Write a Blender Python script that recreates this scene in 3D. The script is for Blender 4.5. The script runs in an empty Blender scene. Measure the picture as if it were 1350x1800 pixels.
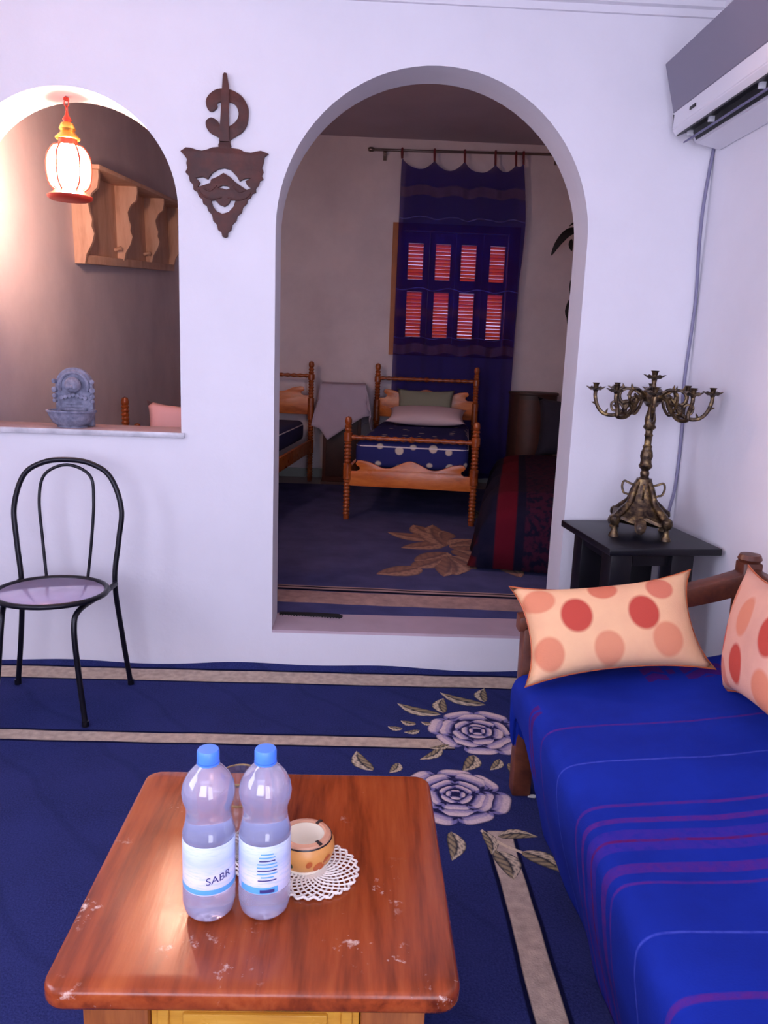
import bpy, bmesh, math, random
from mathutils import Vector, Matrix, Quaternion
random.seed(7)
SC = bpy.context.scene
COL = SC.collection
PI = math.pi

# ------------------------------------------------------------------ camera
F_PX, PITCH, YAW, ROLL = 1400.0, math.radians(11.5), math.radians(1.9), math.radians(2.15)
cam_d = bpy.data.cameras.new('camera'); cam = bpy.data.objects.new('camera', cam_d); COL.objects.link(cam)
cam_d.sensor_fit = 'VERTICAL'; cam_d.sensor_height = 36.0; cam_d.lens = F_PX / 1800.0 * 36.0
cam_d.clip_start = 0.05; cam_d.clip_end = 100
fw = Vector((math.sin(YAW)*math.cos(PITCH), math.cos(YAW)*math.cos(PITCH), -math.sin(PITCH)))
Rr = Vector((math.cos(YAW), -math.sin(YAW), 0)); Uu = Rr.cross(fw)
r_ = Rr*math.cos(ROLL) + Uu*math.sin(ROLL); u_ = Uu*math.cos(ROLL) - Rr*math.sin(ROLL)
M3 = Matrix((r_, u_, -fw)).transposed()
cam.matrix_world = Matrix.Translation((0, -3.27, 1.38)) @ M3.to_4x4()
SC.camera = cam

# ------------------------------------------------------------------ world, daylight, exposure
world = bpy.data.worlds.new('world'); SC.world = world; world.use_nodes = True
bg = world.node_tree.nodes['Background']
bg.inputs['Color'].default_value = (0.80, 0.79, 1.0, 1); bg.inputs['Strength'].default_value = 5.0
SC.view_settings.view_transform = 'Standard'; SC.view_settings.look = 'None'
SC.view_settings.gamma = 1.0; SC.view_settings.exposure = 0.0; SC.view_settings.use_curve_mapping = False

def area(name, loc, rot, sx, sy, power, color):
    d = bpy.data.lights.new(name, 'AREA'); d.shape = 'RECTANGLE'; d.size = sx; d.size_y = sy
    d.energy = power; d.color = color
    o = bpy.data.objects.new(name, d); COL.objects.link(o); o.location = loc; o.rotation_euler = rot
    return o
# daylight entering through the two openings of the wall behind the camera
area('daylight_window', (-0.95, -4.66, 1.55), (PI/2, 0, 0), 1.5, 1.6, 23, (0.74, 0.765, 1.0))
area('daylight_door', (0.72, -4.66, 1.25), (PI/2, 0, 0), 0.95, 2.0, 14, (0.74, 0.765, 1.0))
area('side_fill_light', (-2.29, -2.6, 1.6), (PI/2, 0, -PI/2), 1.2, 1.3, 18, (0.68, 0.73, 1.0))  # added fill lamp to brighten the right wall; no window known there

# ------------------------------------------------------------------ materials
def lin(c):
    return tuple(((v/255.0)/12.92 if v/255.0 <= 0.04045 else (((v/255.0)+0.055)/1.055)**2.4) for v in c) + (1.0,)

class NT:
    def __init__(s, name):
        s.m = bpy.data.materials.new(name); s.m.use_nodes = True
        s.t = s.m.node_tree; s.n = s.t.nodes; s.l = s.t.links
        s.b = s.n['Principled BSDF']; s.out = s.n['Material Output']
        s._co = None
    def node(s, typ, **kw):
        nd = s.n.new(typ)
        for k, v in kw.items(): setattr(nd, k, v)
        return nd
    def co(s):
        if not s._co: s._co = s.node('ShaderNodeTexCoord').outputs['Object']
        return s._co
    def link(s, a, b): s.l.new(a, b)
    def setv(s, sock, v):
        if isinstance(v, bpy.types.NodeSocket): s.link(v, sock)
        else: sock.default_value = v
    def math(s, op, a, b=0.0, c=None):
        n = s.node('ShaderNodeMath', operation=op); s.setv(n.inputs[0], a); s.setv(n.inputs[1], b)
        if c is not None: s.setv(n.inputs[2], c)
        return n.outputs[0]
    def sep(s, v):
        n = s.node('ShaderNodeSeparateXYZ'); s.link(v, n.inputs[0]); return n.outputs
    def mix(s, f, a, b):
        n = s.node('ShaderNodeMix', data_type='RGBA'); s.setv(n.inputs[0], f); s.setv(n.inputs[6], a); s.setv(n.inputs[7], b)
        return n.outputs[2]
    def noise(s, scale, detail=3, rough=0.55, vec=None, dist=0.0):
        n = s.node('ShaderNodeTexNoise'); n.inputs['Scale'].default_value = scale; n.inputs['Detail'].default_value = detail
        n.inputs['Roughness'].default_value = rough; n.inputs['Distortion'].default_value = dist
        s.link(vec or s.co(), n.inputs['Vector']); return n.outputs[0]
    def scaled(s, v3, vec=None):
        n = s.node('ShaderNodeVectorMath', operation='MULTIPLY'); s.link(vec or s.co(), n.inputs[0]); n.inputs[1].default_value = v3
        return n.outputs[0]
    def ramp(s, f, stops):
        n = s.node('ShaderNodeValToRGB'); s.link(f, n.inputs[0]); e = n.color_ramp.elements
        while len(e) < len(stops): e.new(0.5)
        for i, (p, c) in enumerate(stops): e[i].position = p; e[i].color = c
        return n.outputs[0]
    def maprange(s, f, a, b, c=0.0, d=1.0):
        n = s.node('ShaderNodeMapRange'); s.setv(n.inputs[0], f)
        for i, v in enumerate((a, b, c, d)): n.inputs[1+i].default_value = v
        return n.outputs[0]
    def band(s, v, a, b, soft=0.002):
        return s.math('MULTIPLY', s.maprange(v, a-soft, a+soft), s.maprange(v, b+soft, b-soft))
    def bump(s, h, strength=0.3, dist=0.01):
        n = s.node('ShaderNodeBump'); n.inputs['Strength'].default_value = strength; n.inputs['Distance'].default_value = dist
        s.link(h, n.inputs['Height']); s.link(n.outputs[0], s.b.inputs['Normal'])
    def col(s, v): s.setv(s.b.inputs['Base Color'], v)
    def p(s, **kw):
        for k, v in kw.items(): s.setv(s.b.inputs[k.replace('_', ' ')], v)
        return s

MATS = {}
def simple(name, rgb, rough=0.5, metal=0.0, vary=0.0, vscale=8, bump=0.0, bscale=60, spec=0.5, rgb2=None):
    t = NT(name); c = lin(rgb)
    t.p(Roughness=rough, Metallic=metal, Specular_IOR_Level=spec)
    if vary or rgb2:
        c2 = lin(rgb2) if rgb2 else tuple(x*(1-vary) for x in c[:3]) + (1,)
        t.col(t.mix(t.maprange(t.noise(vscale, 4), 0.3, 0.7), c, c2))
    else: t.col(c)
    if bump: t.bump(t.noise(bscale, 4), bump, 0.004)
    MATS[name] = t.m; return t.m

def mat_plaster(name, rgb, rgb2, rough=0.75):
    t = NT(name); t.p(Roughness=rough, Specular_IOR_Level=0.25)
    t.col(t.mix(t.maprange(t.noise(2.2, 5, 0.6), 0.35, 0.7), lin(rgb), lin(rgb2)))
    h = t.math('ADD', t.noise(5, 3), t.math('MULTIPLY', t.noise(70, 3), 0.12))
    t.bump(h, 0.22, 0.02); MATS[name] = t.m
mat_plaster('plaster', (229, 226, 232), (223, 220, 226))
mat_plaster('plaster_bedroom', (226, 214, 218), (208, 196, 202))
simple('ceiling_paint', (228, 225, 230), 0.8)
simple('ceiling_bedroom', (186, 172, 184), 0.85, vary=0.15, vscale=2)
simple('tile_floor', (150, 140, 140), 0.45, vary=0.15, vscale=6)
simple('threshold_tile', (200, 176, 186), 0.35, vary=0.12, vscale=9)
simple('marble', (214, 212, 218), 0.3, rgb2=(170, 168, 176), vscale=14)
simple('sill_pink', (176, 150, 152), 0.45, vary=0.1, vscale=10)
simple('skirting', (150, 156, 150), 0.5)
simple('black_metal', (22, 20, 30), 0.32, 0.4, spec=0.5)
simple('seat_pad', (176, 164, 196), 0.07, spec=1.0, vary=0.06, vscale=20)
simple('black_wood', (14, 13, 24), 0.4, spec=0.4, vary=0.3, vscale=25)
simple('ac_white', (222, 220, 226), 0.4)
simple('ac_panel', (116, 110, 128), 0.28, spec=0.5)
simple('ac_dark', (12, 12, 16), 0.5)
simple('ac_vane', (96, 92, 128), 0.35)
simple('cable_grey', (126, 122, 150), 0.5)
simple('carved_dark', (88, 38, 26), 0.6, rgb2=(56, 28, 26), vscale=14, bump=0.3, bscale=90)
simple('stone_grey', (142, 144, 166), 0.7, rgb2=(92, 94, 116), vscale=40, bump=0.35, bscale=90)
simple('lantern_red', (190, 60, 44), 0.4, 0.3)
simple('lantern_gold', (226, 170, 80), 0.3, 0.7)
simple('cap_blue', (84, 140, 250), 0.35)
simple('rim_gold', (216, 188, 132), 0.25, 0.8)
simple('cotton_white', (236, 226, 216), 0.85)
simple('bowl_rim', (206, 150, 118), 0.35)
simple('bowl_black', (40, 28, 28), 0.35)
simple('bowl_inside', (250, 240, 222), 0.25)
simple('bowl_paint_red', (186, 92, 46), 0.4)
simple('bowl_paint_green', (60, 74, 48), 0.4)
simple('bowl_orange', (226, 158, 86), 0.35, vary=0.12, vscale=60)
simple('rod_metal', (120, 104, 98), 0.3, 0.8)
simple('ring_red', (112, 34, 40), 0.5)
simple('casing_wood', (176, 98, 38), 0.5, vary=0.2)
simple('dark_cloth', (34, 32, 52), 0.9, vary=0.3)
simple('cabinet_wood', (62, 36, 32), 0.5, vary=0.25, vscale=12)
simple('dark_brown_wood', (78, 38, 28), 0.5, vary=0.3, vscale=12)
simple('lilac_cloth', (186, 174, 192), 0.9, vary=0.08, bump=0.2, bscale=200)
simple('pillow_pink', (216, 192, 198), 0.9, bump=0.15, bscale=80)
simple('pillow_coral', (196, 150, 150), 0.9)
simple('pillow_green', (134, 136, 118), 0.9)
simple('piping_white', (214, 206, 214), 0.8)
simple('leaf_black', (20, 17, 18), 0.5)
simple('red_paint', (96, 18, 26), 0.5)
simple('fringe_black', (24, 22, 24), 0.9)
simple('scrap_white', (214, 210, 200), 0.8)
simple('label_navy', (58, 52, 120), 0.5)
simple('label_cyan', (96, 168, 224), 0.4)

def mat_wood(name, base, dark, light, grain=(14, 1.2, 14), rough=0.3, spec=0.5, scratch=0.0):
    t = NT(name); t.p(Roughness=rough, Specular_IOR_Level=spec)
    v = t.scaled(grain)
    n1 = t.noise(1.0, 4, 0.6, v, 0.6); n2 = t.noise(6.0, 4, 0.6, v)
    c = t.ramp(t.math('ADD', t.math('MULTIPLY', n1, 0.75), t.math('MULTIPLY', n2, 0.25)),
               [(0.33, lin(dark)), (0.5, lin(base)), (0.68, lin(light))])
    if scratch:
        w = t.noise(26, 5, 0.7); w2 = t.noise(5, 2)
        m = t.math('MULTIPLY', t.maprange(w, 0.60, 0.70), t.maprange(w2, 0.50, 0.62))
        c = t.mix(t.math('MULTIPLY', m, scratch), c, lin((240, 214, 196)))
    t.col(c); t.bump(n2, 0.08, 0.003)
    t.setv(t.b.inputs['Roughness'], t.maprange(t.noise(9, 4), 0.3, 0.7, rough*0.8, rough*1.35))
    MATS[name] = t.m
mat_wood('table_top', (150, 66, 30), (92, 34, 16), (176, 88, 42), (11, 1.1, 11), 0.2, 0.4, scratch=0.8)
mat_wood('table_leg', (150, 82, 36), (104, 52, 24), (178, 104, 50), (22, 22, 2.0), 0.4)
mat_wood('table_panel', (206, 148, 52), (180, 118, 36), (222, 170, 76), (2.0, 12, 16), 0.3)
mat_wood('sofa_wood', (96, 48, 30), (66, 30, 20), (122, 66, 40), (9, 4, 9), 0.4)
mat_wood('bed_wood', (196, 106, 44), (158, 78, 30), (214, 128, 60), (3, 12, 12), 0.3)
mat_wood('bed_turned', (150, 74, 34), (112, 48, 22), (180, 96, 46), (14, 14, 5), 0.25)
mat_wood('shelf_wood', (214, 172, 144), (192, 146, 118), (224, 186, 158), (10, 10, 2), 0.55)
t = NT('slat_wood_glow'); t.p(Roughness=.5); t.col(t.mix(t.noise(30, 3), lin((222, 104, 52)), lin((200, 84, 40))))  # translucent orange mixed in as the glow of daylight bouncing between opaque slats
tl = t.node('ShaderNodeBsdfTranslucent'); tl.inputs[0].default_value = lin((255, 160, 80)); ma = t.node('ShaderNodeMixShader'); ma.inputs[0].default_value = .6
t.link(t.b.outputs[0], ma.inputs[1]); t.link(tl.outputs[0], ma.inputs[2]); t.link(ma.outputs[0], t.out.inputs['Surface']); MATS['slat_wood_glow'] = t.m

# brass with dark patina
t = NT('brass'); t.p(Metallic=0.85, Roughness=0.34)
t.col(t.ramp(t.noise(45, 4), [(0.35, lin((52, 42, 38))), (0.55, lin((98, 80, 60))), (0.75, lin((168, 142, 92)))]))
t.bump(t.noise(150, 3), 0.35, 0.003); MATS['brass'] = t.m

# front carpet: navy pile with beige stripes
def carpet_material():
    t = NT('carpet_navy'); t.p(Roughness=1.0, Specular_IOR_Level=0.05)
    x, y, z = t.sep(t.co())
    base = t.mix(t.maprange(t.noise(6, 5), 0.35, 0.7), lin((40, 46, 96)), lin((33, 39, 80)))
    fine = t.noise(180, 2)
    base = t.mix(t.maprange(fine, 0.35, 0.7), base, lin((48, 54, 106)))
    # faint relief lines sheared into the pile
    g = t.node('ShaderNodeTexWave', wave_type='BANDS', bands_direction='DIAGONAL'); g.inputs['Scale'].default_value = 1.6
    g.inputs['Distortion'].default_value = 3.0; g.inputs['Detail'].default_value = 2; t.link(t.co(), g.inputs['Vector'])
    gl = t.maprange(g.outputs['Fac'], 0.0, 0.035, 1.0, 0.0)
    base = t.mix(t.math('MULTIPLY', gl, 0.25), base, lin((26, 32, 70)))
    beige = t.mix(t.maprange(t.noise(38, 4), 0.3, 0.7), lin((196, 176, 158)), lin((164, 146, 132)))
    wob = t.math('MULTIPLY', t.math('SUBTRACT', t.noise(4, 1), 0.5), 0.012)
    yw = t.math('ADD', y, wob); xw = t.math('ADD', x, wob)
    def stripe(m_wide, m_in, b):
        b = t.mix(m_wide, b, lin((16, 18, 48))); return t.mix(m_in, b, beige)
    c = base
    c = stripe(t.band(yw, -0.167, -0.030), t.band(yw, -0.155, -0.042), c)
    lm = t.maprange(x, 0.37, 0.366)
    c = stripe(t.math('MULTIPLY', lm, t.band(yw, -0.692, -0.600)), t.math('MULTIPLY', lm, t.band(yw, -0.680, -0.612)), c)
    lm2 = t.maprange(y, -1.17, -1.175)
    c = stripe(t.math('MULTIPLY', lm2, t.band(xw, 0.396, 0.488)), t.math('MULTIPLY', lm2, t.band(xw, 0.408, 0.476)), c)
    t.col(c); t.bump(t.math('ADD', fine, t.math('MULTIPLY', gl, -0.3)), 0.5, 0.004)
    MATS['carpet_navy'] = t.m
carpet_material()

def carpet2_material():
    t = NT('carpet_bedroom'); t.p(Roughness=1.0, Specular_IOR_Level=0.05)
    x, y, z = t.sep(t.co())
    yy = t.math('ADD', t.math('ADD', y, t.math('MULTIPLY', x, 0.05)), t.math('MULTIPLY', t.math('SUBTRACT', t.noise(3, 1), 0.5), 0.03))
    c = t.mix(t.maprange(t.noise(5, 4), 0.35, 0.7), lin((84, 86, 132)), lin((70, 72, 114)))
    pink = t.mix(t.maprange(t.noise(24, 4), 0.3, 0.7), lin((190, 158, 150)), lin((160, 132, 130)))
    c = t.mix(t.band(yy, 0.375, 0.565), c, pink)
    c = t.mix(t.band(yy, 0.60, 0.655), c, lin((176, 148, 146)))
    c = t.mix(t.band(yy, 0.572, 0.598), c, lin((22, 20, 34)))
    c = t.mix(t.band(yy, 0.625, 0.640), c, lin((28, 26, 44)))
    t.col(c); t.bump(t.noise(180, 2), 0.5, 0.004); MATS['carpet_bedroom'] = t.m
carpet2_material()

# coloured pile motifs: colour comes from the mesh's own colour attribute
t = NT('carpet_motif'); t.p(Roughness=1.0, Specular_IOR_Level=0.05)
a = t.node('ShaderNodeVertexColor'); a.layer_name = 'Col'
t.col(t.mix(t.math('MULTIPLY', t.maprange(t.noise(150, 2), 0.3, 0.7), 0.25), a.outputs['Color'], lin((60, 58, 80))))
t.bump(t.noise(180, 2), 0.5, 0.003); MATS['carpet_motif'] = t.m

# handwoven blue sofa cover
def cover_material():
    t = NT('blue_cover'); t.p(Roughness=0.85, Specular_IOR_Level=0.1)
    x, y, z = t.sep(t.co())
    c = t.mix(t.maprange(t.noise(5, 4), 0.35, 0.7), lin((20, 44, 150)), lin((17, 36, 132)))
    wob = t.math('MULTIPLY', t.math('SUBTRACT', t.noise(5, 2), 0.5), 0.02)
    yw = t.math('ADD', y, wob)
    brk = t.maprange(t.noise(60, 2), 0.3, 0.6, 0.45, 1.0)
    red = lin((84, 34, 124)); deep = lin((96, 18, 84)); pale = lin((76, 88, 190))
    for a_, b_, cc, k in ((-1.405, -1.397, red, .8), (-1.576, -1.571, pale, .7), (-1.748, -1.739, red, .9), (-1.804, -1.788, red, .9),
                          (-1.893, -1.828, lin((58, 38, 140)), .85), (-1.866, -1.858, deep, .9), (-1.96, -1.932, red, .75), (-1.993, -1.986, red, .9),
                          (-2.125, -2.120, pale, .7), (-2.270, -2.256, red, .9), (-2.5, -2.48, red, .8)):
        c = t.mix(t.math('MULTIPLY', t.math('MULTIPLY', t.band(yw, a_, b_), brk), k), c, cc)
    # woven red figures near the far end
    def fig(c, x0, x1, y0, y1, freq):
        m = t.math('MULTIPLY', t.band(x, x0, x1), t.band(yw, y0, y1))
        k = t.maprange(t.math('ABSOLUTE', t.math('SINE', t.math('ADD', t.math('MULTIPLY', y, freq), t.math('MULTIPLY', t.math('ABSOLUTE', t.math('SUBTRACT', x, (x0+x1)/2)), freq*.7)))), 0.2, 0.5)
        return t.mix(t.math('MULTIPLY', t.math('MULTIPLY', m, k), 0.8), c, lin((78, 20, 100)))
    c = fig(c, 0.845, 0.905, -1.16, -1.06, 60); c = fig(c, 0.915, 0.935, -1.125, -1.095, 50); c = fig(c, 0.955, 1.07, -1.17, -1.08, 60)
    c = fig(c, 0.44, 0.51, -1.30, -1.25, 60)
    t.col(c)
    w = t.node('ShaderNodeTexWave', wave_type='BANDS', bands_direction='Y'); w.inputs['Scale'].default_value = 160; t.link(t.co(), w.inputs['Vector'])
    t.bump(t.math('ADD', t.math('MULTIPLY', w.outputs['Fac'], 0.2), t.noise(220, 2)), 0.25, 0.002)
    MATS['blue_cover'] = t.m
cover_material()

def dots_material(name, base, base2, dots, rough=0.9, sx=1.0):
    """spots printed on cloth; dots are (x, y, rx, ry, colour, strength) in the object's own plane"""
    t = NT(name); t.p(Roughness=rough, Specular_IOR_Level=0.2)
    x, y, z = t.sep(t.co())
    c = t.mix(t.maprange(t.noise(9, 4), 0.35, 0.7), lin(base), lin(base2))
    for dx, dy, rx, ry, cc, k in dots:
        u = t.math('DIVIDE', t.math('SUBTRACT', x, dx), rx); v = t.math('DIVIDE', t.math('SUBTRACT', y, dy), ry)
        d = t.math('ADD', t.math('MULTIPLY', u, u), t.math('MULTIPLY', v, v))
        m = t.math('MULTIPLY', t.maprange(d, 1.2, 0.8), k)
        c = t.mix(m, c, lin(cc))
    t.col(c); t.bump(t.noise(260, 2), 0.3, 0.002); MATS[name] = t.m
RD, OR = (190, 76, 62), (216, 132, 98)
dots_material('cushion_spots', (238, 188, 142), (230, 176, 136), [
    (-.200, .085, .045, .036, OR, .9), (-.105, .028, .044, .050, RD, 1), (-.015, .098, .042, .030, (206, 108, 80), .9),
    (.085, .018, .044, .050, RD, 1), (.150, .088, .040, .034, (208, 112, 88), .9), (-.195, -.072, .040, .048, OR, .9),
    (-.030, -.072, .042, .046, OR, .8), (.140, -.062, .044, .048, OR, .8)])
dots_material('cushion_spots_side', (226, 172, 148), (216, 162, 140), [
    (.165, .08, .035, .045, OR, .8), (.160, -.015, .034, .046, (200, 88, 74), 1), (.130, -.11, .036, .045, (208, 124, 104), .8),
    (.02, .06, .04, .05, OR, .8), (.02, -.06, .042, .05, RD, 1), (-.12, .04, .04, .05, RD, 1), (-.12, -.09, .04, .05, OR, .9)])

def spots_grid_material(name, base, spot, cell, rad):
    t = NT(name); t.p(Roughness=0.9, Specular_IOR_Level=0.15)
    v = t.node('ShaderNodeTexVoronoi'); v.inputs['Scale'].default_value = 1.0/cell; v.inputs['Randomness'].default_value = 0.35
    t.link(t.co(), v.inputs['Vector'])
    t.col(t.mix(t.maprange(v.outputs['Distance'], rad/cell*1.1, rad/cell*.85), lin(base), lin(spot))); MATS[name] = t.m
spots_grid_material('bedspread_dots', (40, 44, 104), (196, 184, 172), 0.125, 0.03)
simple('bedspread_top', (50, 54, 108), 0.9, vary=0.2, vscale=18)
simple('bedspread_navy', (36, 38, 92), 0.9, vary=0.2, vscale=14)

# curtain: thin cloth that lets some daylight through
def curtain_material():
    t = NT('curtain_blue'); t.p(Roughness=0.9, Specular_IOR_Level=0.1)
    x, y, z = t.sep(t.co())
    c = t.mix(t.maprange(t.noise(9, 3), 0.3, 0.7), lin((30, 30, 128)), lin((24, 24, 108)))
    wob = t.math('MULTIPLY', t.math('SINE', t.math('MULTIPLY', x, 23.0)), 0.012)
    zw = t.math('ADD', z, wob)
    for a_, b_, cc, k in ((2.72, 2.80, (98, 74, 112), .9), (2.532, 2.540, (120, 116, 180), .6), (1.925, 1.931, (120, 116, 190), .6), (1.69, 1.76, (80, 56, 100), .6), (1.36, 1.44, (88, 72, 124), .9), (1.5, 1.505, (120, 116, 180), .5)):
        c = t.mix(t.math('MULTIPLY', t.band(zw, a_, b_), k), c, lin(cc))
    t.col(c)
    tr = t.node('ShaderNodeBsdfTranslucent'); t.link(c, tr.inputs[0])
    tp = t.node('ShaderNodeBsdfTransparent'); tp.inputs[0].default_value = (0.90, 0.80, 1.0, 1)
    m1 = t.node('ShaderNodeMixShader'); m1.inputs[0].default_value = 0.35; t.link(t.b.outputs[0], m1.inputs[1]); t.link(tr.outputs[0], m1.inputs[2])
    m2 = t.node('ShaderNodeMixShader'); m2.inputs[0].default_value = 0.22; t.link(m1.outputs[0], m2.inputs[1]); t.link(tp.outputs[0], m2.inputs[2])
    t.link(m2.outputs[0], t.out.inputs['Surface']); MATS['curtain_blue'] = t.m
curtain_material()

# divan throw: dark with red stripes
t = NT('red_throw'); t.p(Roughness=0.95, Specular_IOR_Level=0.1)
x, y, z = t.sep(t.co())
c = t.mix(t.maprange(t.noise(10, 3), 0.3, 0.7), lin((18, 18, 40)), lin((28, 24, 44)))
c = t.mix(t.band(x, -0.30, -0.19, .005), c, lin((84, 14, 30)))
c = t.mix(t.math('MULTIPLY', t.band(x, -0.14, 0.5, .005), t.maprange(t.noise(30, 2), .4, .55)), c, lin((58, 24, 44)))
c = t.mix(t.math('MULTIPLY', t.band(x, -0.47, -0.40, .01), t.maprange(t.noise(7, 2), .5, .56)), c, lin((72, 16, 26)))
t.col(c); MATS['red_throw'] = t.m

# clear plastic / glass
def plastic_material(name, tint, diffuse, dmix, rough=0.06, ior=1.2):
    t = NT(name); t.p(Roughness=rough, IOR=ior, Transmission_Weight=1.0, Coat_Weight=1.0, Coat_IOR=1.8, Coat_Roughness=.04); t.col(tint)
    t.bump(t.noise(30, 2), 0.15, 0.004)
    d = t.node('ShaderNodeBsdfDiffuse'); d.inputs[0].default_value = diffuse
    m = t.node('ShaderNodeMixShader'); m.inputs[0].default_value = dmix
    t.link(t.b.outputs[0], m.inputs[1]); t.link(d.outputs[0], m.inputs[2]); t.link(m.outputs[0], t.out.inputs['Surface'])
    MATS[name] = t.m
plastic_material('bottle_plastic', (0.90, 0.91, 1.0, 1), lin((206, 206, 240)), 0.27, 0.06, 1.3)
plastic_material('drinking_glass', (0.92, 0.93, 0.96, 1), lin((170, 160, 160)), 0.06, 0.02, 1.2)
t = NT('lantern_glass'); t.p(Roughness=0.2); t.col(lin((255, 226, 200)))
tp = t.node('ShaderNodeBsdfTransparent'); tp.inputs[0].default_value = (1.0, 0.90, 0.80, 1); tl = t.node('ShaderNodeBsdfTranslucent'); tl.inputs[0].default_value = (1.0, .86, .7, 1)
ma = t.node('ShaderNodeMixShader'); ma.inputs[0].default_value = .5; t.link(t.b.outputs[0], ma.inputs[1]); t.link(tl.outputs[0], ma.inputs[2])
mb = t.node('ShaderNodeMixShader'); mb.inputs[0].default_value = .72; t.link(ma.outputs[0], mb.inputs[1]); t.link(tp.outputs[0], mb.inputs[2]); t.link(mb.outputs[0], t.out.inputs['Surface']); MATS['lantern_glass'] = t.m
# paper label: pale bands
t = NT('bottle_label'); t.p(Roughness=0.4)
x, y, z = t.sep(t.co())
c = t.ramp(t.maprange(z, 0.055, 0.155), [(0.0, lin((206, 208, 244))), (0.35, lin((232, 228, 250))), (0.62, lin((196, 208, 244))), (0.8, lin((214, 226, 250))), (1.0, lin((226, 234, 252)))])
c = t.mix(t.math('MULTIPLY', t.maprange(t.noise(40, 3, .6, t.scaled((1, 1, 6))), .5, .65), .5), c, lin((176, 200, 244)))
t.col(c); MATS['bottle_label'] = t.m
# glowing bulb
t = NT('bulb_glow'); t.p(Emission_Strength=900.0); t.b.inputs['Emission Color'].default_value = (1.0, 0.66, 0.53, 1); MATS['bulb_glow'] = t.m

# ------------------------------------------------------------------ mesh helpers
def newobj(name, me, mat=None, parent=None, smooth=None):
    o = bpy.data.objects.new(name, me); COL.objects.link(o)
    if mat:
        ms = mat if isinstance(mat, (list, tuple)) else [mat]
        me.materials.clear()
        for m in ms: me.materials.append(MATS[m])
    if parent: o.parent = parent
    if smooth is not None: shade(me, smooth)
    return o
def shade(me, ang=40):
    me.update()
    if ang <= 0: return
    for p in me.polygons: p.use_smooth = True
    bm = bmesh.new(); bm.from_mesh(me); lim = math.radians(ang)
    for e in bm.edges:
        if len(e.link_faces) == 2 and e.calc_face_angle(0) > lim: e.smooth = False
    bm.to_mesh(me); bm.free()
def frombm(bm, name='m'):
    bmesh.ops.recalc_face_normals(bm, faces=bm.faces[:])
    me = bpy.data.meshes.new(name); bm.to_mesh(me); bm.free(); return me
def tag(o, label, cat, group=None):
    o['label'] = label; o['category'] = cat
    if group: o['group'] = group
    return o
def thing(name, label, cat, loc=(0, 0, 0), rotz=0.0, group=None):
    o = bpy.data.objects.new(name, None); COL.objects.link(o); o.empty_display_size = 0.1
    o.location = loc; o.rotation_euler = (0, 0, rotz); return tag(o, label, cat, group)
def struct(o): o['kind'] = 'structure'; return o

def add_box(bm, c, s, rot=None, bev=0.0, seg=2):
    g = bmesh.ops.create_cube(bm, size=1.0); vs = g['verts']
    bmesh.ops.scale(bm, vec=s, verts=vs)
    if bev > 0:
        es = list({e for v in vs for e in v.link_edges})
        r = bmesh.ops.bevel(bm, geom=es, offset=bev, segments=seg, profile=0.5, affect='EDGES')
        vs = list({v for f in r['faces'] for v in f.verts} | {v for v in vs if v.is_valid})
    if rot is not None: bmesh.ops.rotate(bm, cent=(0, 0, 0), matrix=rot, verts=vs)
    bmesh.ops.translate(bm, vec=c, verts=vs); return vs
def box(name, c, s, mat, parent=None, bev=0.0, rot=None, seg=2):
    bm = bmesh.new(); add_box(bm, c, s, rot, bev, seg)
    return newobj(name, frombm(bm), mat, parent, 35 if bev else None)
def box2(name, x0, x1, y0, y1, z0, z1, mat, parent=None, bev=0.0):
    return box(name, ((x0+x1)/2, (y0+y1)/2, (z0+z1)/2), (x1-x0, y1-y0, z1-z0), mat, parent, bev)

def add_lathe(bm, prof, n=24, c=(0, 0, 0), a0=0.0, a1=2*PI, mats=None, axis=None):
    """prof: list of (r, z); closed round when a1-a0 = 2pi"""
    full = abs(a1-a0-2*PI) < 1e-6; m = n if full else n+1
    rings = []; c = Vector(c)
    for r, z in prof:
        if r < 1e-6 and full: rings.append([bm.verts.new(c+Vector((0, 0, z)))]*m); continue
        rings.append([bm.verts.new(c+Vector((r*math.cos(a0+(a1-a0)*i/n), r*math.sin(a0+(a1-a0)*i/n), z))) for i in range(m)])
    vs = list({v for r in rings for v in r})
    for k in range(len(rings)-1):
        A, B = rings[k], rings[k+1]
        for i in range(n):
            j = (i+1) % m
            q = []
            for v in (A[i], A[j], B[j], B[i]):
                if v not in q: q.append(v)
            if len(q) > 2:
                f = bm.faces.new(q)
                if mats: f.material_index = mats[k]
    if axis is not None:
        bmesh.ops.rotate(bm, cent=c, matrix=Vector((0, 0, 1)).rotation_difference(Vector(axis)).to_matrix(), verts=vs)
    return vs
def lathe(name, prof, mat, parent=None, n=24, c=(0, 0, 0), sm=40, mats=None, **kw):
    bm = bmesh.new(); add_lathe(bm, prof, n, c, mats=mats, **kw)
    return newobj(name, frombm(bm), mat, parent, sm)

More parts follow.
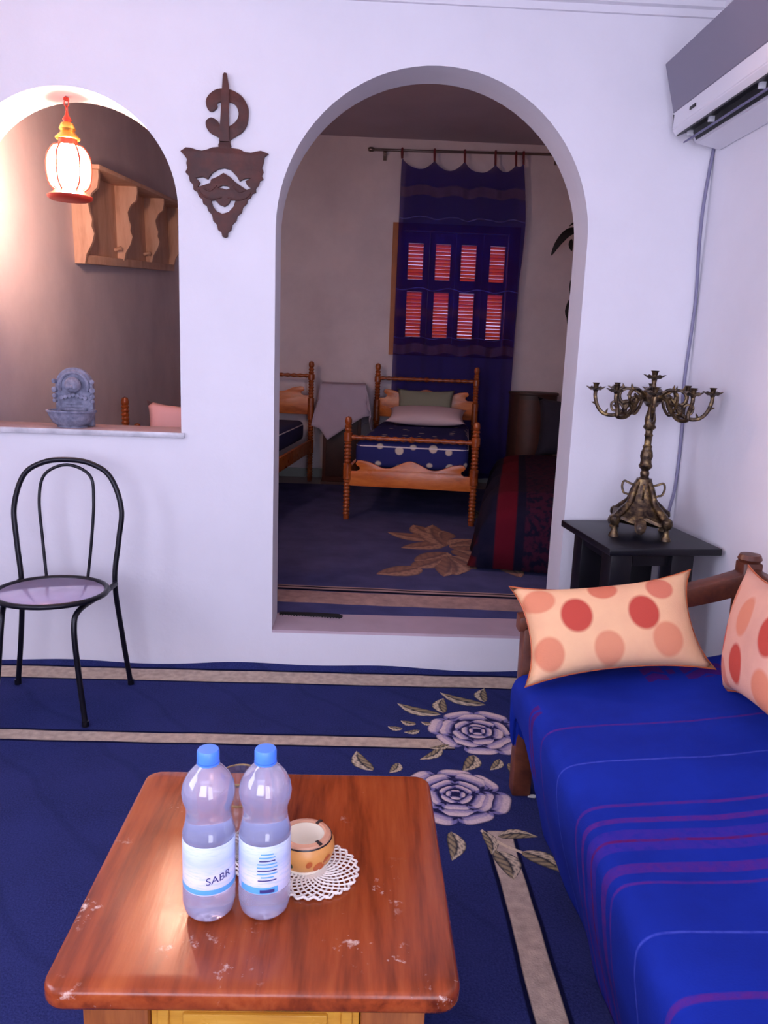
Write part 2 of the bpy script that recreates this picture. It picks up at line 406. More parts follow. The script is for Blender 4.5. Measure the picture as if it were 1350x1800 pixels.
def add_tube(bm, pts, rad, n=8, closed=False, caps=True):
    pts = [Vector(p) for p in pts]; N = len(pts)
    rads = rad if isinstance(rad, (list, tuple)) else [rad]*N
    tang = []
    for i in range(N):
        a = pts[(i-1) % N] if (closed or i > 0) else pts[i]; b = pts[(i+1) % N] if (closed or i < N-1) else pts[i]
        tang.append((b-a).normalized())
    up = Vector((0, 0, 1)) if abs(tang[0].z) < 0.9 else Vector((1, 0, 0))
    nrm = (up - tang[0]*up.dot(tang[0])).normalized(); rings = []
    for i in range(N):
        if i: 
            q = tang[i-1].rotation_difference(tang[i]); nrm = q @ nrm
        nrm = (nrm - tang[i]*nrm.dot(tang[i])).normalized(); bi = tang[i].cross(nrm)
        rings.append([bm.verts.new(pts[i] + (nrm*math.cos(2*PI*k/n) + bi*math.sin(2*PI*k/n))*rads[i]) for k in range(n)])
    for i in range(N if closed else N-1):
        A, B = rings[i], rings[(i+1) % N]
        for k in range(n): bm.faces.new((A[k], A[(k+1) % n], B[(k+1) % n], B[k]))
    if caps and not closed: bm.faces.new(rings[0][::-1]); bm.faces.new(rings[-1])
def tube(name, pts, rad, mat, parent=None, n=8, closed=False):
    bm = bmesh.new(); add_tube(bm, pts, rad, n, closed)
    return newobj(name, frombm(bm), mat, parent, 50)
def spline(ctrl, seg=8, closed=False):
    P = [Vector(p) for p in ctrl]; N = len(P); out = []
    for i in range(N if closed else N-1):
        if closed: p0, p1, p2, p3 = P[(i-1) % N], P[i], P[(i+1) % N], P[(i+2) % N]
        else: p0, p1, p2, p3 = P[max(i-1, 0)], P[i], P[i+1], P[min(i+2, N-1)]
        for s in range(seg):
            t = s/seg
            out.append(0.5*((2*p1) + (p2-p0)*t + (2*p0-5*p1+4*p2-p3)*t*t + (3*p1-p0-3*p2+p3)*t**3))
    if not closed: out.append(P[-1])
    return out

def slab_mesh(outline, holes=(), th=0.02, plane='XZ', bevel=0.0):
    """a flat board cut to an outline (with openings); thickness th centred on the plane"""
    cu = bpy.data.curves.new('c', 'CURVE'); cu.dimensions = '2D'; cu.fill_mode = 'BOTH'
    cu.extrude = max(th/2-bevel, 0.0); cu.bevel_depth = bevel; cu.bevel_resolution = 1; cu.offset = -bevel
    for loop in [outline, *holes]:
        s = cu.splines.new('POLY'); s.points.add(len(loop)-1); s.use_cyclic_u = True
        for p, q in zip(s.points, loop): p.co = (q[0], q[1], 0, 1)
    o = bpy.data.objects.new('c', cu); COL.objects.link(o)
    dg = bpy.context.evaluated_depsgraph_get()
    me = bpy.data.meshes.new_from_object(o.evaluated_get(dg))
    bpy.data.objects.remove(o); bpy.data.curves.remove(cu)
    bm = bmesh.new(); bm.from_mesh(me); bmesh.ops.remove_doubles(bm, verts=bm.verts[:], dist=1e-5)
    if plane == 'XZ': bmesh.ops.rotate(bm, cent=(0, 0, 0), matrix=Matrix.Rotation(PI/2, 3, 'X'), verts=bm.verts[:])
    if plane == 'YZ':
        for v in bm.verts: v.co = Vector((v.co.z, v.co.x, v.co.y))
    bmesh.ops.recalc_face_normals(bm, faces=bm.faces[:]); bm.to_mesh(me); bm.free(); me.materials.clear(); return me
def slab(name, outline, mat, parent=None, holes=(), th=0.02, plane='XZ', at=(0, 0, 0), bevel=0.0, sm=35):
    me = slab_mesh(outline, holes, th, plane, bevel); me.transform(Matrix.Translation(at))
    return newobj(name, me, mat, parent, sm)
def rrect(x0, x1, y0, y1, r, n=6):
    out = []
    for cx, cy, a in ((x1-r, y1-r, 0), (x0+r, y1-r, PI/2), (x0+r, y0+r, PI), (x1-r, y0+r, 1.5*PI)):
        out += [(cx+r*math.cos(a+PI/2*k/n), cy+r*math.sin(a+PI/2*k/n)) for k in range(n+1)]
    return out
def archloop(cx, r, z0, zs, n=40, rv=None):
    rv = rv or r
    return [(cx-r, z0), (cx+r, z0)] + [(cx+r*math.cos(PI*k/n), zs+rv*math.sin(PI*k/n)) for k in range(n+1)]

def copy_tree(o, parent=None):
    c = o.copy(); COL.objects.link(c); c.parent = parent
    for ch in [q for q in bpy.data.objects if q.parent == o]: copy_tree(ch, c)
    return c

# ================================================================== STRUCTURE
ZB = 0.17           # bedroom floor level
XR, XL = 1.335, -2.3
TW = 0.21           # thickness of the wall with the arches
YF = 4.25           # far bedroom wall
struct(box2('floor', XL-.1, XR+.1, -4.8, 0.0, -0.12, 0.0, 'tile_floor'))
struct(box2('floor_bedroom', -1.72, 2.2, TW, YF+.2, -0.02, ZB, 'tile_floor'))
arch = archloop(0.258, 0.613, ZB, 1.823)
niche = archloop(-1.156, 0.425, 1.0, 1.879)
me = slab_mesh([(XL-.1, -.12), (2.2, -.12), (2.2, 3.3), (XL-.1, 3.3)], [arch, niche], TW, 'XZ'); me.transform(Matrix.Translation((0, TW/2, 0)))
struct(newobj('wall_front', me, 'plaster', smooth=35))
struct(box2('wall_right', XR, XR+.12, -4.8, -.0005, -.12, 2.82, 'plaster'))
me = slab_mesh([(-4.8, -.12), (-.0005, -.12), (-.0005, 2.82), (-4.8, 2.82)], [[(-3.25, .9), (-1.95, .9), (-1.95, 2.3), (-3.25, 2.3)]], .12, 'YZ')  # opening added for the side fill lamp
me.transform(Matrix.Translation((XL-.06, 0, 0))); struct(newobj('wall_left', me, 'plaster'))
me = slab_mesh([(XL-.12, -.12), (XR+.12, -.12), (XR+.12, 2.82), (XL-.12, 2.82)],
               [[(-1.75, .7), (-.15, .7), (-.15, 2.4), (-1.75, 2.4)], [(.22, .2), (1.22, .2), (1.22, 2.3), (.22, 2.3)]], 0.15, 'XZ')
me.transform(Matrix.Translation((0, -4.8, 0))); struct(newobj('wall_back', me, 'plaster'))
struct(box2('ceiling', XL-.12, XR+.12, -4.87, -.0005, 2.735, 2.83, 'ceiling_paint'))
# bedroom shell
win = [(0.335, 1.44), (1.285, 1.44), (1.285, 2.44), (0.335, 2.44)]
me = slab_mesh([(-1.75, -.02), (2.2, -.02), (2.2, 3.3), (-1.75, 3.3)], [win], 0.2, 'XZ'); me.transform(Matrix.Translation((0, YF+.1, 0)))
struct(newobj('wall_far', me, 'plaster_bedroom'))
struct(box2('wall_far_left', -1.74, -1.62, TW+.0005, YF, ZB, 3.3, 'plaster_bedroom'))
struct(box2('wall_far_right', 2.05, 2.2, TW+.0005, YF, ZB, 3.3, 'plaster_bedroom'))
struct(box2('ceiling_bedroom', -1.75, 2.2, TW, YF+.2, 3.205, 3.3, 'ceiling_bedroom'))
struct(box2('baseboard_far', -1.62, 2.05, YF-.018, YF, ZB, ZB+.085, 'skirting'))
# arch threshold and the slab on the niche sill
struct(slab('trim_1', rrect(-.3548, .8708, .0, .26, .004), 'threshold_tile', th=.012, plane='XY', at=(0, 0, ZB+.006)))
s_ = struct(box2('trim_2', -1.5805, -.7315, -.012, TW+.012, .998, 1.018, 'sill_pink', bev=.003))
struct(box('trim_3', (-1.156, -.0125, 1.0085), (.88, .012, .022), 'marble', bev=.002))
# cornice along the ceiling: stepped profile swept along the wall
def cornice(name, pts2, along, a, b):
    bm = bmesh.new(); R = []
    for v in (a, b):
        # mitred at the corner where the two runs meet
        ring = []
        for d, z in pts2:
            if along == 'X': ring.append(bm.verts.new((v if v < 0 else v-d, -d, z)))
            else: ring.append(bm.verts.new((XR-d, v if v < -1 else v-d, z)))
        R.append(ring)
    n = len(pts2)
    for i in range(n): bm.faces.new((R[0][i], R[0][(i+1) % n], R[1][(i+1) % n], R[1][i]))
    bm.faces.new(R[0]); bm.faces.new(R[1][::-1])
    return struct(newobj(name, frombm(bm), 'plaster'))
prof = [(0, 2.642), (.014, 2.642), (.014, 2.668), (.032, 2.672), (.032, 2.692), (.05, 2.705), (.062, 2.705), (.062, 2.7345), (0, 2.7345)]
cornice('trim_4', prof, 'X', XL, XR); cornice('trim_5', prof, 'Y', -4.72, 0.0)

# ================================================================== WINDOW with shutters behind the curtain
wn = bpy.data.objects.new('window_1', None); COL.objects.link(wn); wn.location = (0.81, YF+.04, 1.94); struct(wn)
for nm, x0, x1, z0, z1 in (('casing', -.575, -.475, -.60, .56), ('casing', .475, .575, -.60, .56), ('casing', -.475, .475, .50, .56), ('casing', -.475, .475, -.60, -.50)):
    box2(nm, x0, x1, -.075, -.0405, z0, z1, 'casing_wood', wn)
slat_bm = bmesh.new(); add_box(slat_bm, (0, 0, 0), (.138, .036, .004), Matrix.Rotation(math.radians(-50), 3, 'X'))
slat_me = frombm(slat_bm, 'slat'); slat_me.materials.append(MATS['slat_wood_glow'])
for x, lx0, lx1 in ((-.356, -.474, -.2335), (-.106, -.2315, .0085), (.128, .0105, .2575), (.392, .2595, .474)):
    leaf = slab('shutter_leaf', [(lx0, -.499), (lx1, -.499), (lx1, .499), (lx0, .499)], 'casing_wood', wn,
                [[(x-.069, -.43), (x+.069, -.43), (x+.069, -.025), (x-.069, -.025)], [(x-.069, .085), (x+.069, .085), (x+.069, .40), (x-.069, .40)]], .03, at=(0, .03, 0))
    for z0, z1 in ((-.43, -.025), (.085, .40)):
        n = int((z1-z0)/.029)
        for k in range(n):
            o = bpy.data.objects.new('slat', slat_me); COL.objects.link(o); o.parent = leaf
            o.location = (x, .03, z0+(k+.5)*(z1-z0)/n); o.rotation_euler = (random.uniform(-.05, .28), 0, 0)

# ================================================================== CURTAIN AND ROD
rod = thing('curtain_rod', 'thin metal curtain rod on the bedroom wall above the blue curtain', 'curtain rod', (0, 4.155, 3.085))
tube('pole', [(0.03, 0, -.002), (1.9, 0, .03)], .011, 'rod_metal', rod)
lathe('finial', [(0, -.03), (.012, -.03), (.02, -.015), (.02, .01), (.008, .03), (0, .03)], 'rod_metal', rod, c=(0.02, 0, 0), axis=(1, 0, 0))
for x, z in ((.14, 0), (1.66, .026)):
    b = box('bracket', (x, .045, z-.02), (.025, .09, .02), 'rod_metal', rod, bev=.003); box('wall_plate', (x, .0875, z-.03), (.03, .012, .075), 'rod_metal', b)
cur = thing('curtain', 'deep blue woven curtain with pale bands hanging before the shuttered window', 'curtain', (0, 4.13, 0))
TX = [(.289, 3.03), (.572, 3.015), (.836, 3.02), (1.106, 3.005), (1.286, 3.01), (1.352, 3.02)]
def top_z(x):
    for (xa, za), (xb, zb) in zip(TX, TX[1:]):
        if xa <= x <= xb:
            t_ = (x-xa)/(xb-xa); d = min(.085, (xb-xa)*.36)
            return za+(zb-za)*t_ - d*math.sin(PI*t_)**.75
    return 3.0
bm = bmesh.new(); NX, NZ = 120, 70; G = []
for j in range(NZ+1):
    v = j/NZ; row = []
    for i in range(NX+1):
        u = i/NX; xt = .284+(1.358-.284)*u
        zt = top_z(xt); z = zt+(.225-zt)*v
        x = xt + (-.018*(1-u) + .05*u)*v + .018*math.sin(v*5+1)*u*min(1, v*6)
        y = .022*math.sin(u*2*PI*7.5+.6*math.sin(v*3)) * (.35+.65*min(1, v*3)) + .008*math.sin(u*37+v*4)
        if u > .97: x += .02*math.sin(min(v*9, PI))
        row.append(bm.verts.new((x, y, z)))
    G.append(row)
for j in range(NZ):
    for i in range(NX): bm.faces.new((G[j][i], G[j][i+1], G[j+1][i+1], G[j+1][i]))
newobj('curtain_panel', frombm(bm), 'curtain_blue', cur, 180)
for k, (x, z) in enumerate(TX):
    zr = 3.083+.03*(x-.03)/1.87
    p = [(x, -.002, z-.012), (x-.004, .0, zr-.015), (x-.002, .012, zr+.012), (x, .03, zr+.014), (x+.002, .042, zr-.005), (x+.002, .035, zr-.04)]
    tube('tab', spline(p, 4), .010, 'ring_red', cur, 6)

# ================================================================== BEDS
def turned(h, blocks, r=.026):
    """profile of a turned post with plain blocks at the given (z0, z1)"""
    P = [(0, 0), (r*.75, 0), (r*.85, .02)]
    z = .03
    while z < h-.075:
        inb = [b for b in blocks if b[0] <= z < b[1]]
        if inb:
            P += [(r*1.18, z), (r*1.18, inb[0][1])]; z = inb[0][1]+.006; continue
        P += [(r*.8, z), (r*1.05, z+.011), (r*.8, z+.022)]; z += .026
    P += [(r*.5, h-.066), (r*.95, h-.05), (r*1.0, h-.03), (r*.75, h-.008), (0, h)]
    return P
def rail_profile(L_, r=.017):
    P = [(0, 0), (r*.7, 0)]; n = 15
    for k in range(n):
        z = L_*(k+.5)/n; w = L_/n; big = r*(1.25 if abs(k-n//2) < 1 else 1.0)
        P += [(r*.72, z-w*.42), (big, z), (r*.72, z+w*.42)]
    return P + [(r*.7, L_), (0, L_)]
def board_outline(w, zb, zt, ear=.045):
    """headboard outline: wavy top, scrolled ears at both ends"""
    h = w/2; pts = [(-h, zb), (h, zb), (h, zt-.075)]
    right = [(h-.055, zt-.075), (h-.075, zt-.06), (h-.072, zt-.042), (h-.055, zt-.036), (h-.045, zt-.02), (h-.055, zt), (h-.085, zt+.004)]
    wave = []
    n = 24; x0 = h-.10
    for k in range(n+1):
        x = x0-2*x0*k/n; a = abs(x)/x0
        wave.append((x, zt-.052*(math.sin(PI*min(a, 1))**2)*1.0 + .012*(1-a)))
    left = [(-a, b) for a, b in right[::-1]]
    return pts + right + wave + left + [(-h, zt-.075)]
def make_bed(label, w=.893, L_=1.77, group='turned wooden beds in the bedroom', hf=.735, hh=1.09, low=False):
    b = thing('single_bed', label, 'bed', group=group); hw = w/2
    for sx in (-1, 1):
        lathe('foot_post', turned(hf, [(.27, .40), (.56, .62)]), 'bed_turned', b, 12, (sx*hw, 0, 0))
        lathe('head_post', turned(.735, [(.27, .40), (.56, .62)]) if low else turned(hh, [(.25, .38), (.56, .76), (.91, .97)]), 'bed_turned', b, 12, (sx*hw, L_, 0 if low else -.0125))
        box('side_rail', (sx*(hw-.002), L_/2, .315), (.024, L_-.04, .11), 'bed_wood', b, bev=.004)
    for nm, y, z in (('foot_rail', 0, .588), ('head_rail', L_, .588 if low else .945)):
        lathe(nm, rail_profile(w-.03, .019), 'bed_turned', b, 12, (-hw+.015, y, z), axis=(1, 0, 0))
    slab('footboard', board_outline(w-.03, .245, .425), 'bed_wood', b, th=.022, bevel=.003)
    slab('headboard', board_outline(w-.03, .245, .425) if low else board_outline(w-.03, .60, .845), 'bed_wood', b, th=.022, at=(0, L_, 0), bevel=.003)
    return b
def bed_cover(name, label, w, y0, y1, z0, z1, mats, sag=0.0):
    """padded cover over the mattress: rounded block with its own side and top cloth"""
    bm = bmesh.new(); add_box(bm, (0, (y0+y1)/2, (z0+z1)/2), (w, y1-y0, z1-z0), None, .05, 4)
    bmesh.ops.recalc_face_normals(bm, faces=bm.faces[:])
    for f in bm.faces:
        if f.normal.z > .6: f.material_index = 1
    o = newobj(name, frombm(bm), mats, None, 60); tag(o, label, 'bedspread')
    pts = rrect(-w/2+.006, w/2-.006, y0+.006, y1-.006, .05, 5)
    tube('piping', [(a, c, z1-.035) for a, c in pts], .006, 'piping_white', o, 6, closed=True)
    return o
def pillow_mesh(w, h, t, n=18, pinch=.10, sharp=2.6):
    bm = bmesh.new(); top = []; bot = []
    for j in range(n+1):
        rt, rb = [], []
        for i in range(n+1):
            u = -1+2*i/n; v = -1+2*j/n
            k = (1-abs(u)**sharp)*(1-abs(v)**sharp); z = t/2*max(k, 0)**.5
            ear = 1+.05*(abs(u)*abs(v))**6
            x = u*w/2*(1-pinch*(1-v*v)*abs(u)**3*.6)*ear; y = v*h/2*(1-pinch*(1-u*u)*abs(v)**3)*ear
            edge = (i in (0, n)) or (j in (0, n))
            a = bm.verts.new((x, y, z)); rt.append(a); rb.append(a if edge else bm.verts.new((x, y, -z)))
        top.append(rt); bot.append(rb)
    for j in range(n):
        for i in range(n):
            bm.faces.new((top[j][i], top[j][i+1], top[j+1][i+1], top[j+1][i]))
            bm.faces.new((bot[j][i], bot[j+1][i], bot[j+1][i+1], bot[j][i+1]))
    return frombm(bm)
bed = make_bed('orange-brown single bed with turned posts in front of the blue curtain')
BM = Matrix.Translation((.357, 2.268, ZB+.0128)) @ Matrix.Rotation(math.radians(-7.4), 4, 'Z')
bed.matrix_world = BM
bc = bed_cover('bedspread', 'navy dotted bedspread with white piping on the bed before the curtain', .80, .035, 1.73, .372, .562, ['bedspread_dots', 'bedspread_top']); bc.matrix_world = BM
p = newobj('pillow', pillow_mesh(.66, .36, .13), 'pillow_pink', None, 180); tag(p, 'flat pale pink pillow at the head of the dotted bed', 'pillow')
p.matrix_world = BM @ Matrix.Translation((.03, 1.42, .65)) @ Matrix.Rotation(math.radians(14), 4, 'X')
p = newobj('pillow', pillow_mesh(.50, .30, .10), 'pillow_green', None, 180); tag(p, 'grey-green cushion propped against the headboard behind the pink pillow', 'pillow')
p.matrix_world = BM @ Matrix.Translation((.0, 1.655, .72)) @ Matrix.Rotation(math.radians(66), 4, 'X')
b2 = make_bed('single bed with scrolled headboard half hidden by the left side of the arch', hf=.635)
BM2 = Matrix.Translation((-1.115, 2.285, ZB+.0128)) @ Matrix.Rotation(math.radians(-7), 4, 'Z'); b2.matrix_world = BM2
c2 = bed_cover('bedspread', 'plain navy bedspread on the bed half hidden by the arch', .80, .035, 1.72, .37, .55, ['bedspread_navy', 'bedspread_top']); c2.matrix_world = BM2
# the bed behind the niche: its tall foot post and a propped pillow show above the sill
b3 = make_bed('wooden bed behind the niche with one turned post showing above the sill', L_=1.74, hf=.834, low=True)
BM3 = Matrix.Translation((-1.108, 2.05, ZB+.0128)) @ Matrix.Rotation(PI, 4, 'Z'); b3.matrix_world = BM3
c3 = bed_cover('bedspread', 'navy bedspread on the bed behind the niche', .80, .035, 1.70, .372, .555, ['bedspread_navy', 'bedspread_top']); c3.matrix_world = BM3
pl = newobj('pillow', pillow_mesh(.44, .40, .12), 'pillow_coral', None, 180); tag(pl, 'coral pink pillow propped up behind the right end of the niche sill', 'pillow')
pl.location = (-.775, .475, ZB+.742); pl.rotation_euler = (math.radians(68), 0, math.radians(4))

# bedside table and its cloth
ns = thing('bedside_table', 'dark brown bedside table under a lilac cloth between the two beds', 'bedside table', (-.165, 4.0, ZB))
box('body', (0, 0, .45), (.34, .34, .84), 'dark_brown_wood', ns, bev=.006); box('top', (0, 0, .882), (.38, .38, .025), 'dark_brown_wood', ns, bev=.005)
box('plinth', (0, 0, .015), (.36, .36, .03), 'dark_brown_wood', ns); box('door', (0, -.175, .42), (.28, .015, .68), 'cabinet_wood', ns, bev=.004)
bm = bmesh.new(); N = 40; G = []
for j in range(N+1):
    row = []
    for i in range(N+1):
        u, v = -1+2*i/N, -1+2*j/N; S = .50; R_ = .198
        a = (u*.82 - v*.57)*S; b_ = (u*.57 + v*.82)*S          # square cloth laid askew on the top
        ox, oy = max(abs(a)-R_, 0), max(abs(b_)-R_, 0); over = math.hypot(ox, oy)
        x = max(-R_, min(R_, a)); y = max(-R_, min(R_, b_))
        fl = .16*over + .012*math.sin(14*(a+b_))*min(1, over*6)
        x += math.copysign(fl, a) if ox > 0 else 0; y += math.copysign(fl, b_) if oy > 0 else 0
        y = min(y, .235)
        row.append(bm.verts.new((x, y, .8985 - over*.97)))
    G.append(row)
for j in range(N):
    for i in range(N): bm.faces.new((G[j][i], G[j][i+1], G[j+1][i+1], G[j+1][i]))
cl = newobj('tablecloth', frombm(bm), 'lilac_cloth', None, 180); cl.location = (-.165, 4.0, ZB); tag(cl, 'lilac cloth draped askew over the dark bedside table', 'tablecloth')
m = cl.modifiers.new('thick', 'SOLIDIFY'); m.thickness = .003; m.offset = 1

# round-fronted dark cabinet beside the curtain
cb = thing('drum_cabinet', 'dark brown round-fronted cabinet standing right of the blue curtain', 'cabinet', (1.56, 4.0, ZB))
def dprof(r, n=28, sy=.85): return [(r*math.cos(2*PI*k/n), r*sy*math.sin(2*PI*k/n)) for k in range(n)]
slab('body', dprof(.215), 'cabinet_wood', cb, th=.83, plane='XY', at=(0, 0, .445))
slab('top', dprof(.228), 'cabinet_wood', cb, th=.025, plane='XY', at=(0, 0, .872), bevel=.005); slab('plinth', dprof(.22), 'cabinet_wood', cb, th=.03, plane='XY', at=(0, 0, .015))
bm = bmesh.new(); add_lathe(bm, [(.2165, .08), (.222, .08), (.222, .82), (.2165, .82)], 14, a0=math.radians(-135), a1=math.radians(-62))
for v in bm.verts: v.co.y *= .85
d_ = newobj('door', frombm(bm), 'dark_brown_wood', cb, 40)
lathe('knob', [(0, 0), (.006, 0), (.006, .012), (.012, .02), (0, .028)], 'rod_metal', d_, 10, (.06, -.185, .48), axis=(.25, -1, 0))

# divan along the right side of the bedroom
dv = thing('divan', 'low divan under a dark throw with red stripes at the right of the bedroom', 'divan', (1.26, 2.0, ZB+.0135), math.radians(-11))
box('base', (.06, 0, .15), (.72, 1.95, .26), 'dark_brown_wood', dv, bev=.01)
for sx in (-.25, .37):
    for sy in (-.9, .9): box('leg', (sx, sy, .012), (.06, .06, .024), 'dark_brown_wood', dv)
bm = bmesh.new(); sec = [(-.43, .02), (-.405, .15), (-.375, .30), (-.33, .385), (-.26, .415), (-.1, .425), (.2, .43), (.42, .43)]
G = []; NY = 40
for j in range(NY+1):
    y = -1.02+2.04*j/NY; e = min(1, min(j, NY-j)/3.0); row = []
    for k, (x, z) in enumerate(sec):
        wv = .016*math.sin(y*13+k*.4)*(1 if k < 4 else .2)
        row.append(bm.verts.new((x+wv, y, (z+.006*math.sin(y*9+x*8)) * (.78+.22*e))))
    G.append(row)
for yy, zf in ((-1.03, .8), (-1.045, .5), (-1.06, .03)):       # hangs over the near end down to the floor
    G.insert(0, [bm.verts.new((x+.01*math.sin(k*1.7), yy+.01*math.sin(k*2.1), max(.02, z*.78*zf))) for k, (x, z) in enumerate(sec)])
for j in range(len(G)-1):
    for k in range(len(sec)-1): bm.faces.new((G[j][k], G[j][k+1], G[j+1][k+1], G[j+1][k]))
th = newobj('throw', frombm(bm), 'red_throw', None, 60); tag(th, 'dark blanket with crimson stripes draped over the bedroom divan', 'throw')
th.location = dv.location; th.rotation_euler = dv.rotation_euler; m = th.modifiers.new('thick', 'SOLIDIFY'); m.thickness = .01; m.offset = 1
cu_ = newobj('bolster_cushion', pillow_mesh(.62, .46, .22), 'dark_cloth', None, 180); tag(cu_, 'dark upright cushion at the far end of the striped divan', 'cushion')
cu_.location = (1.70, 2.93, ZB+.66); cu_.rotation_euler = (math.radians(72), 0, math.radians(-12))

# dark metal plant ornament on the wall at the right edge of the arch
st = thing('leaf_stand', 'tall black stand with drooping leaf at the right edge of the arch', 'stand', (1.865, 3.90, ZB))
lathe('base', [(0, 0), (.065, 0), (.065, .015), (.03, .04), (.014, .06), (0, .06)], 'leaf_black', st, 16)
tube('pole', [(0, 0, .05), (.004, 0, 1.0), (-.004, 0, 1.7), (.005, 0, 2.22)], .011, 'leaf_black', st)
def leaf_strip(bm, pts, w, th=.004):
    pts = spline(pts, 6); N = len(pts); up = Vector((.15, -.85, .5)).normalized(); A = []
    for i, p in enumerate(pts):
        tg = (pts[min(i+1, N-1)]-pts[max(i-1, 0)]).normalized(); sd = tg.cross(up).normalized()
        t_ = i/(N-1); ww = w*max(.06, math.sin(PI*min(1, t_*.93+.05))**.8)
        A.append([bm.verts.new(p+sd*ww+up*th), bm.verts.new(p+up*(th+.25*ww)), bm.verts.new(p-sd*ww+up*th), bm.verts.new(p-up*th)])
    for a, b in zip(A, A[1:]):
        for k in range(4): bm.faces.new((a[k], a[(k+1) % 4], b[(k+1) % 4], b[k]))
    bm.faces.new(A[0]); bm.faces.new(A[-1][::-1])
for pts, w in (([(0, 0, 2.2), (-.06, -.02, 2.27), (-.14, -.03, 2.25), (-.22, -.04, 2.16), (-.27, -.04, 2.06)], .035),
               ([(0, 0, 2.2), (.06, -.02, 2.26), (.10, -.02, 2.2), (.11, -.03, 2.1)], .03),
               ([(0, 0, 2.2), (-.03, -.03, 2.30), (-.09, -.05, 2.33), (-.14, -.06, 2.30)], .012),
               ([(-.1, -.02, 2.2), (-.11, -.04, 2.15), (-.10, -.05, 2.10)], .02),
               ([(0, 0, 1.62), (-.06, -.03, 1.74), (-.085, -.04, 1.86)], .024),
               ([(0, 0, 1.48), (-.07, -.03, 1.58), (-.06, -.04, 1.72)], .045),
               ([(0, 0, 1.72), (-.06, -.03, 1.60), (-.05, -.04, 1.42)], .04)):
    bm = bmesh.new(); leaf_strip(bm, pts, w); newobj('leaf', frombm(bm), 'leaf_black', st, 50)

# ================================================================== WALL SHELF seen through the niche
ws = thing('wall_shelf', 'carved wooden wall shelf with scalloped brackets seen through the niche', 'shelf', (-1.6195, 1.40, 1.79))
ws.rotation_euler = (math.radians(4.2), 0, 0)
def bracket(h):
    return [(0, 0), (.055, 0), (.066, .05), (.10, .11), (.115, .16), (.102, .20), (.108, .235), (.096, .27), (.09, .32), (.112, .37), (.145, .40), (.155, .45), (.155, h), (0, h)]
for k, (y, zb) in enumerate(((.0, .0), (.76, .04), (1.46, .05), (2.16, .05))):
    me = slab_mesh([(a, c) for a, c in [(q[0], zb+q[1]*(.49-zb)/.49) for q in bracket(.49)]], (), .03, 'XZ'); me.transform(Matrix.Translation((0, y+.016, 0)))
    newobj('bracket', me, 'shelf_wood', ws, 30)
box2('back_panel', 0, .014, .031, 2.2, .0, .49, 'shelf_wood', ws)
box2('top_board', 0, .17, -.02, 2.22, .4905, .515, 'shelf_wood', ws, bev=.004)
box2('bottom_rail', .0145, .05, .035, 2.2, .0, .05, 'shelf_wood', ws, bev=.004)
for y in (.78, 1.48):
    lathe('peg', [(0, 0), (.012, 0), (.01, .03), (.016, .045), (0, .055)], 'shelf_wood', ws, 10, (.0145, y-.08, .1), axis=(1, 0, .3))

# ================================================================== NICHE: fountain and lantern
fo = thing('tabletop_fountain', 'small grey stone-look fountain with relief arch standing on the niche sill', 'fountain', (-1.2, .085, 1.0185), math.radians(3))
slab('back', archloop(0, .076, .0, .165, 20, .078), 'stone_grey', fo, th=.035, at=(0, .055, 0), bevel=.006)
tube('relief_arch', [(.058*math.cos(a), .036, .165+.058*math.sin(a)) for a in [PI*k/18 for k in range(-2, 21)]], .009, 'stone_grey', fo, 7)
hd = lathe('mask', [(0, 0), (.022, .002), (.034, .014), (.03, .026), (.016, .036), (0, .039)], 'stone_grey', fo, 14, (0, .038, .17), axis=(0, -1, 0))
lathe('nose', [(0, 0), (.008, .0), (.007, .010), (0, .014)], 'stone_grey', hd, 8, (0, .001, .166), axis=(0, -1, -.4))
for sx in (-1, 1):
    lathe('cheek', [(0, 0), (.011, .0), (.009, .008), (0, .012)], 'stone_grey', hd, 8, (sx*.014, .009, .162), axis=(sx*.3, -1, 0))
    for z, w in ((.185, .016), (.15, .02), (.125, .016), (.105, .014)):
        lathe('scroll', [(0, 0), (w*.6, .002), (w*.6, .016), (0, .02)], 'stone_grey', fo, 10, (sx*.071, .04, z), axis=(sx*.5, -1, 0))
for k in range(7):
    lathe('bead', [(0, 0), (.009, .002), (.009, .010), (0, .014)], 'stone_grey', fo, 8, (-.048+.016*k, .036, .128-.010*abs(k-3)*.4), axis=(0, -1, .2))
for z, w, y in ((.085, .045, .028), (.07, .055, .018), (.055, .062, .006)):
    slab('tier', [(w*math.cos(a), y-.0+.02-w*.35*math.sin(a)) for a in [PI*k/12 for k in range(13)]] + [(-w, .045), (w, .045)], 'stone_grey', fo, th=.012, plane='XY', at=(0, 0, z), bevel=.002)
bm = bmesh.new(); add_lathe(bm, [(0, .004), (.055, .004), (.075, .018), (.090, .045), (.098, .062), (.102, .064), (.102, .070), (.092, .070), (.086, .055), (.06, .03), (0, .025)], 28)
for v in bm.verts: v.co.y = v.co.y*.72 - .005
newobj('basin', frombm(bm), 'stone_grey', fo, 40)
bm = bmesh.new(); add_lathe(bm, [(0, 0), (.06, 0), (.058, .006), (0, .006)], 24)
for v in bm.verts: v.co.y *= .75
newobj('foot', frombm(bm), 'stone_grey', fo, 40)

LX, LY = -1.19, .135
ln = thing('hanging_lantern', 'glowing red and gold lantern hanging in the niche arch', 'lantern', (LX, LY, 1.92))
